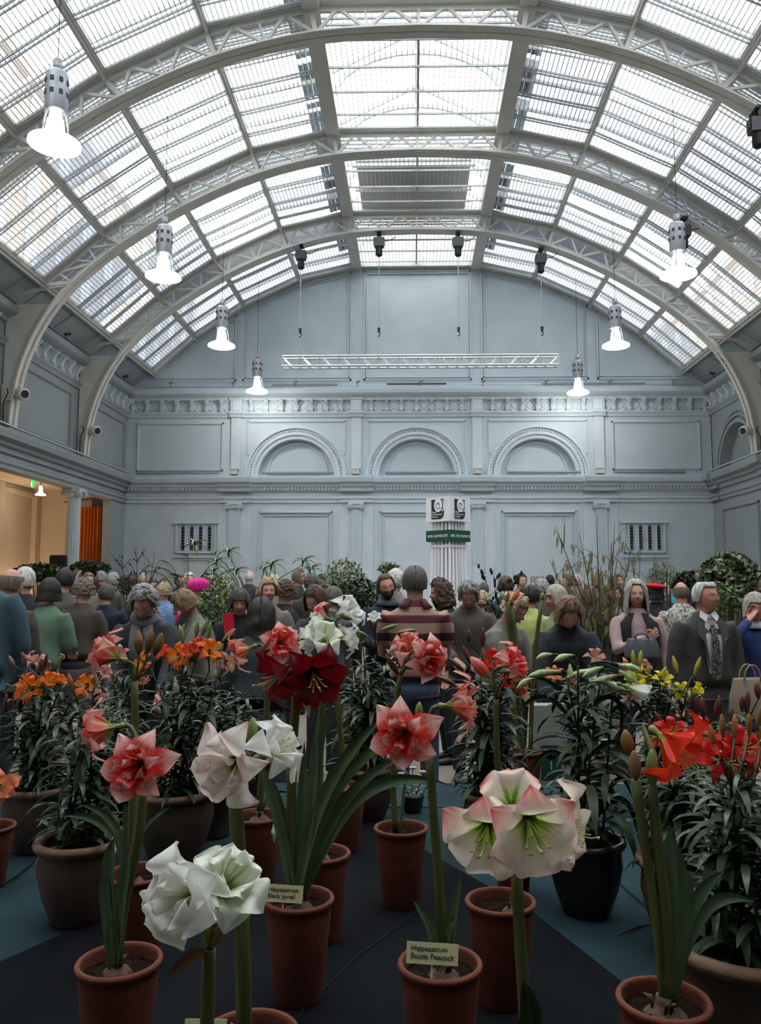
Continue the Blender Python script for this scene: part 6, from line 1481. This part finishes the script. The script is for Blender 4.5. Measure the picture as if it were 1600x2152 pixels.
f_=MB().box((0,0,0),(.08,.02,.17)).build('folder',mat('bright_red_folder',(.62,.015,.03),.5,.05),None,loc=at(481,1312,6.3),label="bright red folder held upright at the grey-bobbed person's side",cat='folder'); f_.rotation_euler=(0,R(-5),R(10))
f_=MB().tube(bez([at(366,1328,5.5),at(372,1300,5.45),at(378,1286,5.5)],6),.012,8,flat=.4).build('strap',mat('hot_pink_strap',(.62,.02,.20),.6,.05),pq['t'],True); f_.matrix_parent_inverse=pq['t'].matrix_basis.inverted(); f_['label']='narrow hot pink bag strap'

# ================================================================ TOWER SIGN
def dsign():
    Y=17.5; c=at(942,1060,Y); b=thing('advice_tower','white square tower sign with green boards reading RHS Advisory and Ask the Experts','sign',(c.x,Y,0),R(45+2))
    zt=at(942,1047,Y).z; zb=at(942,1098,Y).z; s=(at(988,1060,Y).x-at(895,1060,Y).x)/1.414
    white=mat('white_sign_board',(.74,.74,.76),.6,.03); grn=mat('dark_green_sign',(.008,.065,.045),.6,.08); grd=mat('green_logo_panel',(.010,.035,.034),.6,.08); wt=mat('white_lettering',(.8,.82,.8),.6,.03)
    MB().box((0,0,(zt+zb)/2),(s,s,zt-zb)).build('sign_cube',white,b)
    z1=at(942,1116,Y).z; z0=at(942,1139,Y).z
    MB().box((0,0,(z0+z1)/2),(s*1.0,s*1.0,z1-z0)).build('name_board',grn,b)
    n=6
    for i in range(n):
        for (ax,sg) in((0,-1),(0,1),(1,-1),(1,1)):
            u=-s*.40+s*.80*i/(n-1)
            if ax==1 and i in(0,n-1): continue
            f=lambda k,u=u,ax=ax,sg=sg: (u*k,sg*s*.40*k) if ax==0 else (sg*s*.40*k,u*k)
            a=f(.86);c2=f(.9);d=f(1.12)
            MB().bar((a[0],a[1],zb),(c2[0],c2[1],z1),.05,.05).bar((c2[0],c2[1],z0),(d[0],d[1],0.0),.05,.05).build('slat',white,b)
    for z in(z0-.10,1.25,.6): MB().box((0,0,z),(s*.84,s*.84,.05)).build('tie_frame',white,b)
    H=zt-zb
    for face,txt in((0,'RHS ADVISORY'),(1,'ASK THE EXPERTS')):
        # local faces: -X side is seen on the left, -Y side on the right
        M0=Matrix.Rotation(-PI/2 if face==0 else 0,4,'Z')@Matrix.Translation((0,-s*.5-.003,0))@Matrix.Rotation(PI/2,4,'X')
        text_obj(txt,(z1-z0)*.36 if face==0 else (z1-z0)*.34,wt,b,M0@Matrix.Translation((0,z0+(z1-z0)*.36,0)),align='CENTER').data.name='lettering'
        w_=s*.52; h_=H*.80; cx=.0 if face==0 else -.02; 
        pts=[(-w_/2,-h_/2),(w_/2-.12,-h_/2)]+[(w_/2-.12+.12*sin(a),-h_/2+.12-.12*cos(a)) for a in [PI/2*i/6 for i in range(1,7)]]+[(w_/2,h_/2),(-w_/2,h_/2)]
        o=MB().add([(x,y,0.0) for x,y in pts],[tuple(range(len(pts)))]).build('logo_panel',grd,b,mw=M0@Matrix.Translation((cx,(zt+zb)/2,.004)))
        ML=Matrix.Translation((0,0,.004))
        m=MB(); m.add([(.02+.13*cos(2*PI*k/20)*.9,h_*.20+.15*sin(2*PI*k/20),0) for k in range(20)],[tuple(range(20))])
        m.add([(.01,h_*.02,0),(.035,h_*.02,0),(.05,-h_*.10,0),(-.01,-h_*.10,0)],[(0,1,2,3)]); m.add([(.16,h_*.42,0),(.185,h_*.42,0),(.185,-.02,0),(.16,-.0,0)],[(0,1,2,3)]); m.add([(.16,0,0),(.185,-.02,0),(.12,-h_*.13,0),(.105,-h_*.10,0)],[(0,1,2,3)]); m.add([(.0,h_*.42,0),(.185,h_*.42,0),(.185,h_*.39,0),(.0,h_*.39,0)],[(0,1,2,3)])
        obj('tree_emblem',m.mesh('tree_emblem',wt),o,mw=ML)
        m=MB()
        for k in range(7): a=k*.9; m.ell((.02+.075*cos(a)*(.4+.1*k),h_*.20+.085*sin(a)*(.4+.1*k),.002),(.022,.014,.002),8,4)
        obj('emblem_foliage',m.mesh('emblem_foliage',grd),o,mw=ML)
        text_obj('Royal\nHorticultural\nSociety',h_*.125,wt,o,Matrix.Translation((-w_*.44,-h_*.18,.004)),'lettering',.95)
dsign()
# ================================================================ BACKGROUND PLANTS
def foliage_mesh(name,cloudf,n,size,m,seed=1,asp=.45):
    r_=random.Random(seed); mb=MB(); vs=[];fs=[]
    for i in range(n):
        c=Vector(cloudf(r_)); s=size*r_.uniform(.6,1.3)
        A=Euler((r_.uniform(-1.2,1.2),r_.uniform(-1.2,1.2),r_.uniform(0,6.28))).to_matrix()
        k=len(vs); vs+=[c+A@Vector(q)*s for q in((-.5,0,0),(-.1,asp*.5,.06),(.5,0,-.05),(-.1,-asp*.5,.06))]; fs+=[(k,k+1,k+2),(k,k+2,k+3)]
    mb.add(vs,fs); return mb.mesh(name,m)
def ellc(c,r,shell=.0,low=-1):
    def f(r_):
        while 1:
            v=Vector((r_.uniform(-1,1),r_.uniform(-1,1),r_.uniform(low,1)))
            if shell<=v.length<=1: return (c[0]+v.x*r[0],c[1]+v.y*r[1],c[2]+v.z*r[2])
    return f
darkgreen=mat('deep_green_shrub_leaf',(.030,.055,.022),.5,.6,8,spec=.3); midgreen=mat('bright_green_shrub_leaf',(.085,.14,.045),.5,.6,8); greyleaf=mat('variegated_pale_leaf',(.24,.27,.17),.6,.6,12); ivy=mat('variegated_ivy_leaf',(.17,.20,.11),.5,.85,9)
def shrub(label,px,py,Y,rx,rz,m,n,size,seed,cat='shrub',name='leafy_shrub',stems=5,asp=.45,ry=None):
    Y=freeY(px,py,Y,.22) if Y<16 else Y
    c=at(px,py,Y); t=thing(name,label,cat,(c.x,Y,0)); zc=c.z
    MB().lathe([(.16,0),(.22,.32),(.235,.33),(.235,.38),(.2,.38),(.19,.34),(0,.34)],20).build('pot',terra2,t,True)
    r_=random.Random(seed); low=max(.45,zc-rz*1.3)
    for k in range(stems):
        a=2*PI*k/stems; MB().tube(bez([(.05*cos(a),.05*sin(a),.3),(.1*cos(a),.1*sin(a),low),(rx*.5*cos(a),rx*.4*sin(a),zc),(rx*.6*cos(a),rx*.5*sin(a),zc+rz*.6)],6),[.018,.016,.014,.011,.008,.006,.004],6).build('branch',woodm,t,True)
    obj('foliage',foliage_mesh('foliage',ellc((0,0,zc),(rx,ry or rx*.8,rz)),n,size,m,seed,asp),t,kind='stuff'); return t
shrub('airy green shrub with small leaves behind the pink hat, mixed with pale twigs',447,1262,7.8,.24,.26,midgreen,1100,.04,3)
shrub('pale grey-green feathery shrub right of the pink hat',458,1232,11.2,.28,.20,greyleaf,900,.05,31)
shrub('dense low green shrub with small yellow flowers left of the red waistcoat',455,1300,6.9,.26,.30,midgreen,1300,.045,4)
shrub('variegated pale shrub with a pointed top, left of the bearded person',722,1225,8.6,.26,.26,greyleaf,1300,.05,5)
shrub('dark green shrub below the variegated one',752,1250,8.0,.30,.16,darkgreen,900,.06,6)
shrub('small green shrub behind the bearded person',818,1195,9.0,.14,.08,midgreen,300,.05,7)
shrub('dark fern-like shrub in the side room, left of the column',82,1205,16.5,.60,.20,darkgreen,900,.13,8,ry=.4)
shrub('dark green shrub in the side room under the orange curtain',190,1195,19.0,.50,.18,darkgreen,700,.13,9,ry=.4)
t=shrub('large round clipped ivy ball with variegated leaves, at the right',1533,1210,8.2,.30,.235,ivy,1900,.07,10,name='ivy_ball',asp=.8); 
shrub('smaller dark leafy shrub left of the ivy ball',1442,1228,9.8,.18,.16,darkgreen,500,.07,11)
shrub('yellow-green leafy shrub under the ivy ball',1515,1262,8.0,.24,.18,midgreen,600,.06,12)
shrub('grassy grey shrub behind the red beret',1392,1215,10.5,.20,.20,greyleaf,500,.10,13,asp=.08)
# rosettes and fern of the tropical plant
t=thing('tropical_shrub','tall branching shrub with palm-like leaf rosettes above the crowd, left of centre','shrub',(at(500,1260,9.2).x,9.2,0)); tro=t.location
def TP_(px,py,dy=0): return at(px,py,9.2+dy)-tro
MB().lathe([(.18,0),(.25,.34),(.27,.35),(.27,.40),(.22,.40),(.21,.36),(0,.36)],20).build('pot',terra2,t,True)
rl=lleaf(.19,.042,.6,mat('glossy_tropical_leaf',(.055,.13,.03),.4,.4,6)); rl2=lleaf(.18,.040,1.1,MATS['glossy_tropical_leaf'])
br_=[[(530,1290),(520,1240),(500,1190),(440,1150),(410,1145)],[(530,1290),(525,1240),(500,1190),(482,1180),(482,1160)],[(540,1290),(545,1230),(575,1206),(640,1200),(640,1178)],[(540,1290),(545,1235),(565,1210),(572,1200),(572,1186)],[(545,1290),(620,1250),(600,1205),(650,1215),(655,1195)],[(520,1290),(500,1250),(470,1220),(452,1212),(450,1200)],[(530,1290),(510,1230),(490,1200),(462,1190),(456,1180)],[(530,1290),(530,1240),(505,1215),(500,1208),(498,1200)],[(530,1290),(530,1240),(552,1215),(555,1205),(556,1196)]]
for k,b_ in enumerate(br_):
    C=bez([(0,0,.35)]+[TP_(*q,.1*(k%3)-.1) for q in b_],14); MB().tube(C,[.012-.009*i/14 for i in range(15)],6).build('branch',branchm,t,True)
    for q in range(11):
        obj('leaf',rl if q%2 else rl2,t,mw=Matrix.Translation(C[-1])@Matrix.Rotation(q*2.4,4,'Z')@Matrix.Rotation(-.75+.09*q,4,'Y')@Matrix.Scale(.85 if k<5 else .7,4))
t=thing('mimosa_fern','pale green feathery frond plant spreading flat below the left wall slots','fern',(at(395,1250,9.8).x,9.8,0)); o_=t.location
MB().lathe([(.16,0),(.22,.30),(.24,.31),(.24,.36),(.2,.36),(.19,.32),(0,.32)],20).build('pot',terra2,t,True)
fl=lleaf(.14,.022,.2,leafl)
for tip,bow in(((335,1196),-60),((345,1180),-60),((440,1210),-50),((370,1212),-40),((460,1185),-50),((395,1165),-30),((310,1205),-50),((520,1196),-45)):
    e=at(*tip,9.8)-o_; C=bez([(0,0,.33),(0,0,1.5),e.lerp(Vector((0,0,1.7)),.5)+Vector((0,0,.12)),e],16); MB().tube(C,[.010-.008*i/16 for i in range(17)],5).build('frond_stalk',stemm,t,True)
    for q in range(9,17):
        d=(C[q]-C[q-1]).normalized(); a=math.atan2(d.y,d.x)
        for s in(-1,1):
            for w_ in(0,.5): obj('leaflet',fl,t,mw=Matrix.Translation(C[q-1].lerp(C[q],w_))@Matrix.Rotation(a+s*1.2,4,'Z')@Matrix.Rotation(.1,4,'Y'))
# branching twiggy plants
def twigs(name,label,cat,px,py0,Y,tips,m,seed,catk=None,cm=None,leaf=None,n2=4,thick=.014,pots=True):
    Y=freeY(px,py0,Y,.2); b=at(px,py0,Y); t=thing(name,label,cat,(b.x,Y,0)); o_=t.location; r_=random.Random(seed)
    MB().lathe([(.16,0),(.20,.34),(.22,.35),(.22,.40),(.18,.40),(.17,.36),(0,.36)],18).build('pot',terra2,t,True)
    cc=MB(); tw=MB()
    for tx,ty in tips:
        e=at(tx,ty,Y+r_.uniform(-.25,.25))-o_; mid=Vector((e.x*.35+r_.uniform(-.05,.05),e.y*.4,e.z*.62)); C=bez([(0,0,.35),(0,0,1.0),mid,e],12)
        MB().tube(C,[thick*(1-.85*i/12) for i in range(13)],6).build('branch',m,t,True)
        for k in range(n2*2):
            i=r_.randint(6,11); p=C[i]; d=Vector((r_.uniform(-1,1),r_.uniform(-.6,.6),r_.uniform(.3,1.1))).normalized()*r_.uniform(.10,.30); q=[p,p+d*.5+Vector((0,0,.02)),p+d]
            tw.tube(q,[.004,.003,.0012],4)
            for w_ in range(3):
                a=p.lerp(p+d,r_.uniform(.2,1))
                if catk=='catkin': cc.tube([a,a-Vector((.005,0,r_.uniform(.04,.09)))],[.006,.004],5)
                elif catk=='pod': cc.ell(a+Vector((0,0,.02)),(.014,.014,.026),7,5)
                elif catk=='leaf':
                    A=Euler((r_.uniform(-1,1),r_.uniform(-1,1),r_.uniform(0,6))).to_matrix(); cc.add([a+A@Vector(v)*.045 for v in((-.5,0,0),(0,.25,0),(.5,0,0),(0,-.25,0))],[(0,1,2,3)])
    tw.build('twigs',m,t,True,kind='stuff')
    if catk: cc.build({'catkin':'catkins','pod':'seed_pods','leaf':'leaves'}[catk],cm,t,kind='stuff')
    return t
hz=mat('hazel_bark',(.085,.070,.050),.8,.3,20); ck=mat('yellow_green_catkin',(.26,.24,.08),.7,.3)
twigs('catkin_hazel','bare hazel with hanging yellow catkins in front of the right wall pier','shrub',1270,1290,7.2,[(1168,1106),(1185,1150),(1218,1120),(1255,1080),(1292,1098),(1285,1140),(1240,1160),(1335,1120),(1300,1160),(1155,1175),(1205,1180)],hz,21,'catkin',ck,n2=5)
twigs('bare_hazel','thin bare twiggy bush below the right wall slots','shrub',1340,1250,9.5,[(1350,1110),(1380,1160),(1330,1150),(1365,1190),(1395,1185),(1310,1160)],hz,22,None,n2=5,thick=.01)
twigs('holly_branches','dark bare branching plant with scattered small leaves, by the left corner','shrub',292,1250,9.0,[(250,1165),(288,1150),(325,1160),(268,1190),(310,1190),(330,1205),(250,1200)],mat('blackish_twig',(.02,.018,.016),.8),23,'leaf',mat('blackish_leaf',(.02,.03,.018),.5,.3),n2=6)
twigs('seed_head_stems','thin stems with small black seed pods left of the picture board','plant',1045,1260,8.6,[(1006,1186),(1018,1192),(1040,1190),(1050,1200),(1080,1190),(1095,1205),(1030,1205),(1070,1215)],mat('blackish_twig',(.02,.018,.016)),24,'pod',mat('black_seed_pod',(.012,.01,.01),.6),n2=2,thick=.006)
# picture board
t=thing('picture_board','white board with a grid of small dark plant photographs, on a post','board',(at(1130,1240,12).x,12,0))
zc=at(1130,1232,12).z
MB().box((0,0,zc),(.23,.02,.34)).build('board',mat('white_board_card',(.62,.58,.56),.6),t); MB().box((0,.03,(zc-.1)/2),(.04,.04,zc-.1)).box((0,.03,.02),(.3,.3,.04)).build('post',woodm,t)
for i in range(3):
    for j in range(4): 
        MB().box((-.07+.07*i,-.012,zc+.11-.075*j),(.055,.006,.062)).build('photo_frame',blackm,t); MB().box((-.07+.07*i,-.016,zc+.11-.075*j),(.044,.004,.050)).build('photo',mat('photo_print',(.5,.5,.47),.5,.9,60),t)
# black crates on a stand in the side room
t=thing('equipment_rack','black notched panel on a stand in front of the cream side room wall','stand',(at(123,1180,17.5).x,17.5,0)); a=at(123,1180,17.5)
MB().box((0,0,a.z),(.36,.10,.24)).build('panel',mat('black_plastic',(.015,.012,.010),.6),t)
for k in range(6): MB().box((-.155+.062*k,0,a.z+.13),(.03,.06,.03)).build('notch',MATS['black_plastic'],t)
for k in range(3): MB().box((-.1+.07*k,-.055,a.z-.075),(.025,.008,.012)).build('indicator_slot',mat('warm_white_slot',(.6,.5,.35)),t)
MB().box((.09,0,(a.z-.12)/2),(.05,.05,a.z-.12)).box((.02,0,a.z-.22),(.28,.08,.03)).box((.05,0,.02),(.4,.3,.04)).build('stand',mat('dark_brown_wood',(.06,.035,.02),.6),t)
bpy.data.scenes.remove(TS)
